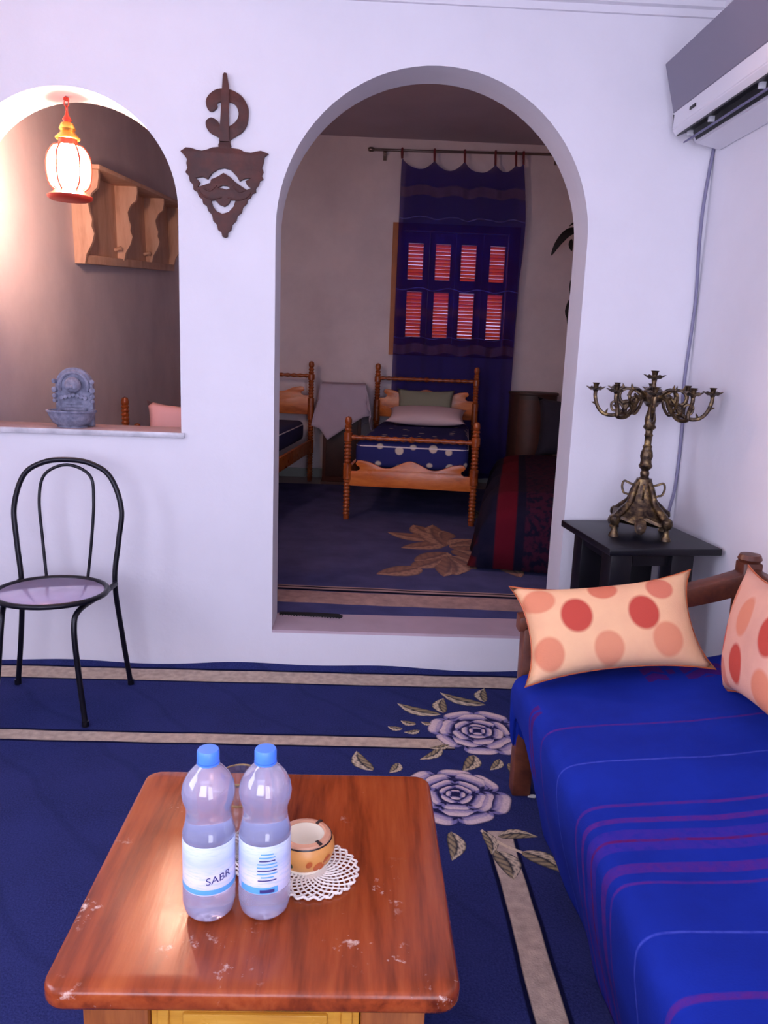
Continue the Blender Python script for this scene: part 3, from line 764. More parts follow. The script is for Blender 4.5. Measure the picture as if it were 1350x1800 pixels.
# chain of links up to the arch soffit
for k in range(4):
    pts = [(.009*math.cos(a) if k % 2 else 0, 0 if k % 2 else .009*math.cos(a), .338+.021*k+.0125*math.sin(a)) for a in [2*PI*q/12 for q in range(12)]]
    tube('chain_link', pts, .0022, 'lantern_red', ln, 6, closed=True)
lathe('hook', [(0, 0), (.012, 0), (.010, .008), (0, .012)], 'lantern_red', ln, 10, (0, 0, .371))
lathe('finial', [(0, .285), (.012, .285), (.018, .30), (.008, .315), (.006, .328), (0, .33)], 'lantern_red', ln, 12)
lathe('crown', [(.026, .255), (.032, .265), (.024, .285), (.012, .292), (0, .292)], 'lantern_gold', ln, 16)
lathe('cap', [(.046, .228), (.048, .232), (.03, .25), (.024, .256), (.018, .256), (.03, .238), (.046, .228)], 'lantern_gold', ln, 20)
lathe('collar', [(.03, .205), (.036, .205), (.036, .228), (.03, .228), (.03, .205)], 'lantern_red', ln, 16)
lathe('glass_body', [(.040, .038), (.070, .06), (.080, .11), (.076, .16), (.056, .198), (.034, .206)], 'lantern_glass', ln, 24)
for k in range(6):
    a = 2*PI*k/6+.3; pts = [(r*math.cos(a), r*math.sin(a), z) for r, z in ((.05, .034), (.074, .058), (.084, .11), (.080, .162), (.058, .20), (.036, .208))]
    tube('rib', spline(pts, 4), .0035, 'lantern_red', ln, 6)
lathe('base', [(0, 0), (.075, 0), (.085, .006), (.088, .014), (.07, .024), (.055, .036), (.04, .04), (0, .04)], 'lantern_red', ln, 24)
lathe('bulb', [(0, .06), (.016, .063), (.03, .09), (.034, .12), (.024, .155), (.014, .17), (.014, .19), (0, .19)], 'bulb_glow', ln, 16)

# ================================================================== WALL ORNAMENT
crest = [(-0.573, 2.112), (-0.596, 2.109), (-0.616, 2.101), (-0.635, 2.096), (-0.654, 2.098), (-0.677, 2.104), (-0.696, 2.105), (-0.717, 2.091), (-0.7, 2.074), (-0.695, 2.049), (-0.699, 2.016), (-0.682, 1.984), (-0.669, 1.955), (-0.648, 1.93), (-0.632, 1.905), (-0.613, 1.88), (-0.594, 1.843), (-0.576, 1.811), (-0.559, 1.787), (-0.549, 1.783), (-0.539, 1.787), (-0.525, 1.813), (-0.506, 1.847), (-0.485, 1.878), (-0.465, 1.912), (-0.45, 1.935), (-0.43, 1.954), (-0.420, 1.98), (-0.402, 2.003), (-0.402, 2.029), (-0.402, 2.061), (-0.398, 2.083), (-0.383, 2.095), (-0.412, 2.105), (-0.427, 2.102), (-0.45, 2.096), (-0.474, 2.098), (-0.493, 2.107), (-0.512, 2.109), (-0.527, 2.111), (-0.531, 2.124), (-0.569, 2.124)]
holeA = [(-0.659, 1.998), (-0.632, 2.002), (-0.614, 1.994), (-0.597, 2.017), (-0.574, 2.032), (-0.551, 2.037), (-0.527, 2.032), (-0.504, 2.01), (-0.493, 1.992), (-0.473, 2.002), (-0.45, 2.005), (-0.471, 1.993), (-0.465, 1.98), (-0.45, 1.968), (-0.465, 1.962), (-0.489, 1.976), (-0.508, 1.988), (-0.527, 2.005), (-0.554, 2.02), (-0.574, 2.007), (-0.601, 1.995), (-0.605, 1.982), (-0.628, 1.973), (-0.651, 1.965), (-0.643, 1.982)]
holeB = [(-0.601, 1.917), (-0.586, 1.92), (-0.57, 1.904), (-0.551, 1.897), (-0.535, 1.907), (-0.527, 1.922), (-0.508, 1.923), (-0.516, 1.899), (-0.535, 1.879), (-0.559, 1.871), (-0.582, 1.881), (-0.596, 1.899)]
holeC = [(-0.576, 1.965), (-0.558, 1.974), (-0.539, 1.973), (-0.529, 1.965), (-0.543, 1.96), (-0.558, 1.964)]
hook = [(-0.594, 2.236), (-0.577, 2.251), (-0.577, 2.265), (-0.558, 2.271), (-0.527, 2.271), (-0.508, 2.261), (-0.497, 2.237), (-0.501, 2.215), (-0.516, 2.197), (-0.539, 2.185), (-0.565, 2.189), (-0.577, 2.205), (-0.6, 2.215), (-0.619, 2.203), (-0.619, 2.182), (-0.604, 2.161), (-0.573, 2.146), (-0.566, 2.138), (-0.573, 2.112), (-0.527, 2.111), (-0.529, 2.136), (-0.508, 2.151), (-0.481, 2.17), (-0.464, 2.199), (-0.459, 2.239), (-0.464, 2.263), (-0.482, 2.291), (-0.512, 2.31), (-0.542, 2.317), (-0.576, 2.315), (-0.603, 2.299), (-0.618, 2.278), (-0.618, 2.256), (-0.609, 2.239)]
spine = [(-0.557, 2.319), (-0.554, 2.363), (-0.548, 2.37), (-0.539, 2.367), (-0.531, 2.32), (-0.531, 2.13), (-0.569, 2.13)]
cx, cz = -.549, 1.783
sh = lambda P: [(a-cx, b-cz) for a, b in P]
wo = thing('wall_ornament', 'dark carved wooden ornament with open crescent above a pierced shield on the wall', 'ornament', (cx, 0, cz))
sm2 = lambda P: [(v.x, v.y) for v in spline([(a, b, 0) for a, b in sh(P)], 3, closed=True)]
def scallop(P):
    out = []                                   # small carved lobes along the two long edges
    for k, (a, b) in enumerate(P):
        out.append((a, b)); a2, b2 = P[(k+1) % len(P)]
        if b < .30 and b2 < .30 and math.hypot(a2-a, b2-b) > .02:
            n = Vector((b2-b, a-a2)).normalized()*.006; out.append(((a+a2)/2+n.x*-1, (b+b2)/2+n.y*-1))
    return out
slab('shield', scallop(sh(crest)), 'carved_dark', wo, [sh(holeA), sh(holeB), sh(holeC)], .016, at=(0, -.0085, 0), bevel=.002)
slab('crescent', sm2(hook), 'carved_dark', wo, th=.014, at=(0, -.0075, 0), bevel=.002)
slab('blade', sh(spine), 'carved_dark', wo, th=.010, at=(0, -.0205, 0), bevel=.002)
for s in (-1, 1):
    tube('carved_ridge', spline([(s*.012, -.0168, .148), (s*.05, -.0172, .140), (s*.085, -.0172, .152), (s*.10, -.0168, .172)], 5), .003, 'carved_dark', wo, 6)
    tube('carved_ridge', spline([(s*.03, -.0168, .192), (s*.055, -.0172, .170), (s*.08, -.0168, .178)], 5), .003, 'carved_dark', wo, 6)

# ================================================================== AIR CONDITIONER
ac = thing('air_conditioner', 'white split air conditioner with grey front panel high on the right wall', 'air conditioner', (XR-.001, -.055, 2.16))
LEN = .92
def sweep_y(name, sec, y0, y1, mat, parent, bev=0.0):
    bm = bmesh.new(); A = [bm.verts.new((a, y0, b)) for a, b in sec]; B = [bm.verts.new((a, y1, b)) for a, b in sec]; n = len(sec)
    for i in range(n): bm.faces.new((A[i], A[(i+1) % n], B[(i+1) % n], B[i]))
    bm.faces.new(A); bm.faces.new(B[::-1])
    if bev: bmesh.ops.bevel(bm, geom=bm.edges[:], offset=bev, segments=2, affect='EDGES')
    return newobj(name, frombm(bm), mat, parent, 30)
sweep_y('body', [(0, .01), (0, .315), (-.232, .312), (-.240, .30), (-.190, .131), (-.192, .075), (-.175, .05), (-.125, .075), (-.10, .032)], -LEN, 0, 'ac_white', ac, .004)
fp = sweep_y('front_panel', [(-.2335, .304), (-.2425, .300), (-.1945, .133), (-.188, .133)], -LEN+.004, -.004, 'ac_panel', ac, .0015)
rt = Matrix.Rotation(0, 3, 'X')
bd = box('badge', (-.1935, -.19, .105), (.004, .05, .011), 'ac_dark', ac, bev=.001)
sweep_y('air_outlet', [(-.180, .052), (-.182, .045), (-.126, .069), (-.107, .036), (-.103, .040), (-.122, .079)], -LEN+.03, -.03, 'ac_dark', ac)
sweep_y('air_vane', [(-.152, .030), (-.149, .025), (-.122, .040), (-.126, .045)], -LEN+.03, -.02, 'ac_vane', ac)
for y in (-.075, -.26, -.62):
    box('deflector', (-.150, y, .048), (.022, .006, .020), 'ac_white', ac)
cb_pts = [(1.330, 2.20), (1.315, 2.003), (1.314, 1.855), (1.324, 1.638), (1.322, 1.505), (1.316, 1.347), (1.317, 1.232), (1.326, 1.14), (1.328, 0.999), (1.325, 0.854), (1.312, 0.769), (1.302, .68), (1.30, .4), (1.302, .02)]
tag(tube('power_cable', spline([(a, -.0075, b) for a, b in cb_pts], 6), .0068, 'cable_grey', None, 8), 'grey cable running down the corner from the air conditioner', 'cable')

# ================================================================== BISTRO CHAIR
ch = thing('bistro_chair', 'black tubular metal bistro chair with round pale seat beside the wall', 'chair', (-1.125, -.40, .0085))
bl = [(-.222, .172, .0), (-.195, .165, .22), (-.180, .160, .42), (-.196, .172, .60), (-.203, .185, .73), (-.165, .198, .85), (-.09, .205, .90), (.0, .207, .912), (.09, .205, .90), (.165, .198, .85), (.207, .185, .73), (.196, .172, .60), (.181, .160, .44), (.198, .178, .22), (.222, .195, .0)]
tube('back_frame', spline(bl, 8), .0105, 'black_metal', ch, 10)
inn = [(-.085, .165, .455), (-.098, .178, .60), (-.108, .190, .76), (-.085, .200, .855), (0.0, .2035, .893), (.085, .200, .855), (.10, .190, .76), (.09, .178, .60), (.075, .165, .455)]
tube('back_hoop', spline(inn, 8), .0062, 'black_metal', ch, 8)
tube('seat_ring', [(.198*math.cos(a), -.01+.185*math.sin(a), .45) for a in [2*PI*k/40 for k in range(40)]], .0105, 'black_metal', ch, 8, closed=True)
bm = bmesh.new(); add_lathe(bm, [(0, .452), (.186, .452), (.19, .449), (.186, .446), (0, .446)], 40)
for v in bm.verts: v.co.y = v.co.y*.93-.01
newobj('seat', frombm(bm), 'seat_pad', ch, 40)
for s in (-1, 1):
    tube('front_leg', spline([(s*.186, .15, .437), (s*.172, .03, .432), (s*.135, -.11, .415), (s*.128, -.15, .36), (s*.142, -.163, .20), (s*.165, -.178, 0)], 8), .0105, 'black_metal', ch, 10)
    for (x, y) in ((s*.165, -.178),): lathe('foot_cap', [(0, 0), (.013, 0), (.013, .02), (0, .02)], 'black_metal', ch, 10, (x, y, 0.0005))
    lathe('foot_cap', [(0, 0), (.013, 0), (.013, .02), (0, .02)], 'black_metal', ch, 10, (s*.222, .172 if s < 0 else .195, 0.0005))

# ================================================================== BLACK STAND AND CANDELABRA
sd = thing('plant_stand', 'black wooden stand with thick square legs in the corner under the candelabra', 'stand', (1.079, -.296, .0003), math.radians(6.5))
box('top', (0, 0, .707), (.43, .485, .026), 'black_wood', sd, bev=.004)
for x, y, w in ((-.155, -.175, .08), (-.12, .17, .09), (.08, -.175, .085), (.10, .17, .09)): box('leg', (x, y, .353), (w, .085, .682), 'black_wood', sd, bev=.003)
for y in (-.175, .17): box('apron', (-.015, y, .668), (.17, .03, .05), 'black_wood', sd)
for x in (-.145, .115): box('apron', (x, -.0025, .668), (.03, .26, .05), 'black_wood', sd)

cd = thing('candelabra', 'ornate aged brass candelabra with many curled arms on the black stand', 'candelabra', (1.088, -.29, .7205), math.radians(-18))
# four-footed base
for k in range(4):
    a = PI/4+PI/2*k; dx, dy = math.cos(a), math.sin(a)
    f = lathe('foot', [(0, 0), (.020, 0), (.018, .008), (.011, .022), (.009, .04), (.012, .048), (0, .048)], 'brass', cd, 12, (dx*.132, dy*.132, 0))
    lathe('foot_ball', [(0, .042), (.014, .044), (.022, .06), (.020, .076), (.010, .084), (0, .085)], 'brass', f, 12, (dx*.132, dy*.132, 0))
    tube('base_scroll', spline([(dx*.128, dy*.128, .07), (dx*.10, dy*.10, .095), (dx*.065, dy*.065, .125), (dx*.05, dy*.05, .165), (dx*.03, dy*.03, .20)], 5), [.017, .0165, .016, .0155, .015, .0145, .014, .0135, .013, .0125, .012, .012, .0115, .0115, .011, .011, .0105, .0105, .010, .010, .010], 'brass', cd, 8)
    b = a+PI/4; ex, ey = math.cos(b), math.sin(b)
    tube('base_curl', spline([(ex*.03, ey*.03, .185), (ex*.055, ey*.055, .195), (ex*.072, ey*.072, .20), (ex*.078, ey*.078, .18), (ex*.07, ey*.07, .155), (ex*.055, ey*.055, .15), (ex*.045, ey*.045, .14)], 4), .0042, 'brass', cd, 6)
    bm = bmesh.new(); add_lathe(bm, [(0, 0), (.017, .004), (.022, .012), (.012, .02), (0, .022)], 10, (0, 0, 0))
    for v in bm.verts: v.co.y *= 1.5
    me = frombm(bm); me.transform(Matrix.Translation((ex*.098, ey*.098, .045)) @ Vector((0, 0, 1)).rotation_difference(Vector((ex, ey, .35))).to_matrix().to_4x4())
    newobj('mask', me, 'brass', cd, 40)
bm = bmesh.new(); n = 32; rings = []
for r, z in ((.100, .052), (.112, .060), (.110, .072), (.09, .082), (.070, .105), (.052, .13), (.042, .16), (.034, .19), (.028, .215), (.0, .215)):
    sq = max(0, (r-.03)/.08)
    rings.append([bm.verts.new((r*(1+.16*sq*math.cos(4*(2*PI*i/n-PI/4)))*math.cos(2*PI*i/n), r*(1+.16*sq*math.cos(4*(2*PI*i/n-PI/4)))*math.sin(2*PI*i/n), z+.008*sq*math.sin(8*2*PI*i/n))) for i in range(n)])
for A, B in zip(rings, rings[1:]):
    for i in range(n): bm.faces.new((A[i], A[(i+1) % n], B[(i+1) % n], B[i]))
bm.faces.new(rings[0][::-1]); bmesh.ops.remove_doubles(bm, verts=bm.verts[:], dist=1e-5)
newobj('base', frombm(bm), 'brass', cd, 45)
lathe('stem', [(0, .20), (.019, .20), (.021, .215), (.015, .222), (.017, .23), (.017, .238), (.014, .245), (.016, .25), (.023, .256), (.026, .265), (.022, .272), (.020, .285), (.024, .30), (.021, .318), (.016, .33), (.018, .338), (.013, .345), (.014, .375), (.017, .38), (.013, .387), (.014, .40), (.022, .406), (.024, .412), (.019, .42), (.021, .44), (.017, .46), (.013, .475), (.012, .495), (0, .495)], 'brass', cd, 16)
lathe('hub', [(0, .488), (.02, .488), (.026, .498), (.042, .508), (.046, .525), (.038, .545), (.026, .556), (.012, .562), (0, .562)], 'brass', cd, 12, sm=20)
def cup(parent, x, y, z, s=1.0):
    bm = bmesh.new(); add_lathe(bm, [(0, z), (.008*s, z), (.012*s, z+.008*s), (.028*s, z+.012*s), (.036*s, z+.018*s), (.030*s, z+.0185*s), (.012*s, z+.016*s), (0, z+.016*s)], 24)
    for v in bm.verts:                                            # six raised petals round the pan
        r = math.hypot(v.co.x, v.co.y)
        if r > .02*s:
            k = math.cos(6*math.atan2(v.co.y, v.co.x)); f = 1+.16*k; v.co.x *= f; v.co.y *= f; v.co.z += .005*s*k
        v.co.x += x; v.co.y += y
    newobj('drip_pan', frombm(bm), 'brass', parent, 40)
    lathe('candle_socket', [(0, z+.015*s), (.010*s, z+.015*s), (.011*s, z+.03*s), (.015*s, z+.038*s), (.011*s, z+.038*s), (.008*s, z+.028*s), (0, z+.028*s)], 'brass', parent, 10, (x, y, 0))
cs = lathe('centre_spike', [(0, .56), (.010, .56), (.008, .575), (.010, .585), (0, .585)], 'brass', cd, 10); cup(cs, 0, 0, .583)
for k in range(8):
    a = 2*PI*k/8; dx, dy = math.cos(a), math.sin(a); R_ = .208 if k % 2 == 0 else .185
    P = lambda r, z: (dx*r, dy*r, z)
    arm = tube('arm', spline([P(.036, .525), P(.07, .515), P(.095, .475), P(.13, .45), P(.17, .452), P(R_-.012, .478), P(R_, .515), P(R_, .535)], 6), .0072, 'brass', cd, 7)
    tube('scroll', spline([P(.04, .53), P(.07, .548), P(.10, .55), P(.118, .53), P(.112, .505), P(.09, .50), P(.08, .518), P(.09, .53)], 5), .0055, 'brass', arm, 6)
    tube('scroll', spline([P(.10, .475), P(.12, .50), P(.145, .495), P(.142, .47), P(.125, .465)], 5), .0046, 'brass', arm, 6)
    tube('scroll', spline([P(.05, .515), P(.062, .485), P(.082, .462), P(.10, .468), P(.095, .488), P(.08, .485)], 5), .0046, 'brass', arm, 6)
    lathe('bud', [(0, 0), (.005, .003), (.0035, .010), (0, .02)], 'brass', arm, 8, P(.165, .456), axis=(-dx*.5, -dy*.5, 1))
    lathe('bud', [(0, 0), (.005, .003), (.0035, .010), (0, .018)], 'brass', arm, 8, P(R_-.004, .49), axis=(dx, dy, .3))
    lathe('bud', [(0, 0), (.006, .004), (.004, .012), (0, .024)], 'brass', arm, 8, P(.105, .549), axis=(dx*.3, dy*.3, 1))
    cup(arm, dx*R_, dy*R_, .533, .9)

# ================================================================== FRONT CARPET with roses
bm = bmesh.new(); nx, ny = 60, 8
cx0, cx1 = XL+.02, .72
def lift(x): return .012 + .006*math.sin(x*9) + .01*max(0, math.sin(x*3.1+2.2))
# the carpet is a flat pile slab whose back edge is turned up against the wall
rows = [(-4.55, .006), (-2.5, .006), (-1.2, .006), (-.5, .006), (-.045, .006), (-.022, .010), (-.010, None), (-.002, None)]
G = []
for k, (y, z) in enumerate(rows):
    row = []
    for i in range(nx+1):
        x = cx0+(1.30-cx0)*i/nx
        zz = z if z is not None else (.6 if k == 6 else 1.0)*lift(x)+.008
        row.append(bm.verts.new((x, y, zz)))
    G.append(row)
for a, b in zip(G, G[1:]):
    for i in range(nx): bm.faces.new((a[i], a[i+1], b[i+1], b[i]))
r = bmesh.ops.extrude_face_region(bm, geom=bm.faces[:])
for v in [g for g in r['geom'] if isinstance(g, bmesh.types.BMVert)]:
    if v.co.y > -.015: v.co.z = max(.0005, v.co.z-.02); v.co.y -= .0
    else: v.co.z = .0005
cp = newobj('carpet', frombm(bm), 'carpet_navy', None, 30); tag(cp, 'navy carpet with beige stripes and lilac roses in the front room', 'carpet')

def color_mesh(name, verts, faces, cols, parent, mat='carpet_motif', thick=.0025):
    me = bpy.data.meshes.new(name); me.from_pydata(verts, [], faces); me.update()
    ca = me.color_attributes.new('Col', 'FLOAT_COLOR', 'POINT')
    for i, c in enumerate(cols): ca.data[i].color = lin(c)
    for p in me.polygons:
        if p.normal.z < 0: p.flip()
    o = newobj(name, me, mat, parent)
    for p in me.polygons: p.use_smooth = True
    return o
def mixc(a, b, t): return tuple(a[i]*(1-t)+b[i]*t for i in range(3))
NAVY, LIL, PNK, CRM = (30, 30, 72), (128, 122, 172), (186, 168, 188), (222, 200, 200)
def petal(V, Fc, Cc, c, a0, a1, r0, r1, z, n=12, m=6, wav=.10):
    base = len(V)
    for j in range(m+1):
        t_ = j/m
        for i in range(n+1):
            s = i/n; a = a0+(a1-a0)*s; sc = math.sin(PI*s)
            ro = r1*(.80+.20*sc**.6+wav*.25*math.sin(s*PI*3)); r = r0+(ro-r0)*t_
            V.append((c[0]+r*math.cos(a)*1.0, c[1]+r*math.sin(a), z+.0015*math.sin(PI*t_)*sc))
            e = min(s, 1-s)
            if t_ > .95 or e < .06: col = NAVY
            elif t_ > .72: col = mixc(PNK, CRM, min(1, e*3)) if e > .14 else LIL
            elif t_ > .58: col = mixc(LIL, PNK, min(1, e*2.5)) if e > .14 else NAVY
            elif t_ > .44: col = mixc(NAVY, LIL, min(1, e*2.2))
            else: col = NAVY
            Cc.append(col)
    for j in range(m):
        for i in range(n): 
            q = base+j*(n+1)+i; Fc.append((q, q+1, q+n+2, q+n+1))
def rose(c, R, seed, z0=.0066):
    rnd = random.Random(seed); V, Fc, Cc = [], [], []
    layers = ((7, .50, 1.0), (5, .34, .76), (5, .20, .53), (4, .10, .33), (4, .0, .17))
    for li, (n, r0, r1) in enumerate(layers):
        off = rnd.uniform(0, 2*PI)
        for k in range(n):
            w = 2*PI/n; a0 = off+k*w+rnd.uniform(-.08, .08)-.03; a1 = a0+w*1.08
            petal(V, Fc, Cc, c, a0, a1, R*r0*.9, R*r1*rnd.uniform(.90, 1.08), z0+li*.0009, n=16, m=12)
    color_mesh('rose_motif', V, Fc, Cc, cp)
rose((.465, -.552), .185, 3); rose((.336, -.985), .178, 11)
LEAF_D, LEAF_B, LEAF_L = (40, 42, 50), (160, 142, 108), (220, 200, 168)
def leaf_motif(tip, base, w, parent, z=.0064, dark=LEAF_D, mid=LEAF_B, light=LEAF_L, name='leaf_motif', bend=.12, veins=0):
    T, B = Vector(tip+(0,)), Vector(base+(0,)); d = T-B; L_ = d.length; s = Vector((-d.y, d.x, 0)).normalized()
    V, Fc, Cc = [], [], []; n, m = 14, 8
    for i in range(n+1):
        t_ = i/n; c = B+d*t_+s*bend*L_*math.sin(PI*t_); ww = w*math.sin(PI*min(1, t_**.8))**.8
        for j in range(m+1):
            q = -1+2*j/m; p = c+s*ww*q; V.append((p.x, p.y, z+.0012*(1-abs(q))))
            if abs(q) > .95: col = dark
            elif abs(q) < .1: col = dark if t_ < .8 else light
            else: col = light if q > 0 else mid
            if veins and (i+abs(j-m//2)) % veins == 0: col = mixc(col, dark, .55)
            Cc.append(col)
    for i in range(n):
        for j in range(m):
            q = i*(m+1)+j; Fc.append((q, q+1, q+m+2, q+m+1))
    color_mesh(name, V, Fc, Cc, parent)
for tip, base, w in (((0.179, -0.324), (0.343, -0.416), .033), ((0.360, -0.212), (0.532, -0.320), .034), ((0.369, -0.266), (0.355, -0.400), .03),
    ((0.551, -0.162), (0.531, -0.294), .028), ((0.135, -0.525), (0.189, -0.541), .018), ((0.186, -0.476), (0.242, -0.501), .02),
    ((0.194, -0.567), (0.252, -0.551), .017), ((0.262, -0.480), (0.303, -0.498), .014), ((0.239, -0.763), (0.320, -0.680), .022), ((0.273, -0.682), (0.353, -0.654), .016),
    ((0.020, -0.714), (0.075, -0.845), .03), ((0.131, -0.857), (0.163, -0.790), .02), ((0.378, -0.835), (0.429, -0.725), .03),
    ((0.471, -0.825), (0.515, -0.750), .02), ((0.289, -1.315), (0.30, -1.180), .027), ((0.553, -1.198), (0.435, -1.199), .024),
    ((0.587, -1.359), (0.490, -1.27), .032), ((0.446, -1.391), (0.418, -1.265), .034), ((0.404, -1.285), (0.396, -1.175), .02), ((0.541, -0.90), (0.542, -0.777), .022)):
    leaf_motif(tip, base, w, cp, veins=3)
V, Fc, Cc = [], [], []
for i, p in enumerate(spline([(.39, -1.17, .0063), (.44, -1.235, .0063), (.495, -1.275, .0063)], 6)):
    V += [(p.x-.004, p.y-.004, .0066), (p.x+.004, p.y+.004, .0066)]; Cc += [LEAF_L, LEAF_L]
    if i: q = 2*i; Fc.append((q-2, q-1, q+1, q))
color_mesh('stem_motif', V, Fc, Cc, cp)

# ================================================================== BEDROOM CARPET
c2 = slab('carpet', rrect(-1.3, 1.75, .228, 3.78, .01), 'carpet_bedroom', None, th=.012, plane='XY', at=(0, 0, ZB+.0065), sm=0)
tag(c2, 'blue bedroom carpet with brown flower spray and pink border stripe', 'carpet')
for i_, (base, tip) in enumerate((((0.552, 1.741), (0.201, 1.938)), ((0.553, 1.676), (0.272, 1.514)), ((0.559, 1.810), (0.389, 2.190)), ((0.555, 1.775), (0.588, 2.027)), ((0.552, 1.580), (0.528, 2.210)),
    ((0.586, 1.615), (0.798, 1.790)), ((0.580, 1.552), (0.764, 1.606)), ((0.551, 1.428), (0.336, 1.205)), ((0.507, 1.280), (0.305, 1.045)), ((0.360, 1.07), (0.110, 0.902)),
    ((0.544, 1.35), (0.476, 0.893)), ((0.545, 1.30), (0.546, 0.924)), ((0.557, 1.341), (0.673, 1.060)), ((0.684, 1.191), (0.822, 1.430)), ((0.811, 1.314), (0.919, 1.383)),
    ((0.809, 1.259), (0.902, 0.913)), ((0.765, 1.254), (0.948, 1.115)), ((.60, 1.5), (.70, 1.25)))):
    leaf_motif(tip, base, .10 if i_ < 13 else .075, c2, ZB+.0128+.0002*i_, (124, 98, 96), (160, 122, 108), (196, 156, 134), 'petal_motif', .06, veins=3)
for tip, base, w in (((.93, 2.15), (.90, 2.75), .06), ((1.0, 2.3), (.98, 2.8), .06), ((.85, 2.45), (.88, 2.85), .05)):
    leaf_motif(tip, base, w, c2, ZB+.0128, (84, 86, 84), (92, 96, 92), (128, 130, 124), 'petal_motif', .06, veins=3)
# black fringed mat scrap lying on the threshold
V = [(-.345, .205), (-.06, .175), (-.055, .192), (-.075, .215), (-.2, .226), (-.345, .226)]
mt = slab('mat_edge', V, 'fringe_black', None, th=.006, plane='XY', at=(0, 0, ZB+.0155), sm=0); tag(mt, 'black frayed mat edge lying on the arch threshold', 'mat')
for k in range(22):
    x = -.34+.0128*k; y = .205-.03*(k/22.0); l = random.uniform(.006, .018)
    box('fringe', (x, y-l/2, ZB+.0145), (.005, l, .003), 'fringe_black', mt)

# ================================================================== SOFA
so = thing('sofa', 'wooden framed sofa with curved arm along the right wall', 'sofa', (0, 0, 0))
Y0, Y1 = -.955, -2.95
for y in (Y0, Y1):
    slab('arm', [(v.x, v.y) for v in spline([(.50, .600, 0), (.62, .628, 0), (.80, .658, 0), (.95, .692, 0), (1.10, .735, 0), (1.185, .765, 0)], 5)] +
         [(v.x, v.y) for v in spline([(1.185, .695, 0), (1.10, .668, 0), (.95, .632, 0), (.80, .602, 0), (.62, .575, 0), (.50, .555, 0)], 5)], 'sofa_wood', so, th=.06, at=(0, y, 0), bevel=.006)
    box2('front_post', .515, .575, y-.03, y+.03, .0065, .575, 'sofa_wood', so, .006)
    box2('back_post', 1.165, 1.225, y-.03, y+.03, .0065, .79, 'sofa_wood', so, .006)
    lathe('post_knob', [(0, 0), (.03, 0), (.036, .01), (.03, .024), (0, .03)], 'sofa_wood', so, 14, (1.195, y, .789))
box2('front_rail', .573, .60, Y1+.03, Y0-.03, .13, .22, 'sofa_wood', so, .006)
box2('seat_base', .575, 1.17, Y1+.03, Y0-.03, .22, .28, 'sofa_wood', so)
box2('back_rail', 1.18, 1.215, Y1+.03, Y0-.03, .70, .775, 'sofa_wood', so, .006)
box2('back_rail', 1.18, 1.215, Y1+.03, Y0-.03, .36, .42, 'sofa_wood', so, .006)
for k in range(12):
    y = Y0-.12-.16*k; box2('back_slat', 1.188, 1.207, y-.03, y+.03, .418, .702, 'sofa_wood', so)
# woven cover: section across the seat swept along the sofa
sec = [(.566, .035), (.548, .10), (.528, .17), (.508, .25), (.494, .33), (.488, .38), (.490, .415), (.508, .438), (.545, .449), (.62, .458), (.75, .470), (.90, .487), (1.02, .503), (1.10, .518), (1.135, .532), (1.152, .56), (1.160, .60)]
sec = [(v.x, v.y) for v in spline([(a, b, 0) for a, b in sec], 4)]
bm = bmesh.new(); NY = 90; G = []
for j in range(NY+1):
    f = j/NY; y = (Y0-.032)+(Y1+.032-(Y0-.032))*f; row = []
    e = min(1.0, f*NY/5)             # rounded far edge
    drop = .035*(1-math.sqrt(max(0, 1-(1-e)**2)))
    for k, (x, z) in enumerate(sec):
        s = k/(len(sec)-1); side = max(0, 1-s/.3)
        wob = (.006*math.sin(y*11+s*5) + .004*math.sin(y*23+1))*side*min(1, f*8)
        zz = z - drop*(1 if s > .2 else .5) + .003*math.sin(y*7+x*9)*(1-side)
        if s < .25: zz += (1-s/.25)*(.17*max(0, 1-f*8))
        zz -= .020*math.exp(-((y+1.95)/.35)**2)*math.exp(-((x-.80)/.22)**2)
        row.append(bm.verts.new((x+wob-.012*(1-e)*0, y, zz)))
    G.append(row)
# far edge hangs down over the end of the seat
tail = []
for k, v in enumerate(G[0]): tail.append(bm.verts.new((v.co.x+.004, v.co.y+.006, max(v.co.z-.09, .16))))
G.insert(0, tail)
for a, b in zip(G, G[1:]):
    for k in range(len(sec)-1): bm.faces.new((a[k], a[k+1], b[k+1], b[k]))
sc = newobj('sofa_cover', frombm(bm), 'blue_cover', None, 70); tag(sc, 'bright blue handwoven sofa cover with thin purple stripes', 'sofa cover')
m = sc.modifiers.new('thick', 'SOLIDIFY'); m.thickness = .006; m.offset = 1
def frame(c, xa, ya):
    x = Vector(xa).normalized(); y = Vector(ya); y = (y-x*y.dot(x)).normalized(); z = x.cross(y)
    return Matrix.Translation(c) @ Matrix((x, y, z)).transposed().to_4x4()
def cushion(label, w, h, t, mat, mw):
    o = newobj('cushion', pillow_mesh(w, h, t, 24, .17, 2.4), mat, None, 180); tag(o, label, 'cushion', 'spotted cushions on the sofa'); o.matrix_world = mw
    pts = []
    for s in range(4):
        for i in range(12):
            q = -1+2*i/12; u, v = ((q, -1), (1, q), (-q, 1), (-1, -q))[s]
            ear = 1+.05*(abs(u)*abs(v))**6
            pts.append((u*w/2*(1-.17*(1-v*v)*abs(u)**3*.6)*ear, v*h/2*(1-.17*(1-u*u)*abs(v)**3)*ear, 0))
    tube('seam', pts, .0022, 'bowl_paint_red', o, 6, closed=True); return o
cushion('peach cushion with red spots propped against the wooden arm of the sofa', .52, .285, .145, 'cushion_spots', frame((.742, -1.085, .615), (.99, 0, .125), (-.03, .55, .80)))
cushion('peach spotted cushion leaning on the sofa back at the right edge', .46, .34, .15, 'cushion_spots_side', frame((1.025, -1.445, .70), (.1, .97, -.15), (.15, .22, .95)))
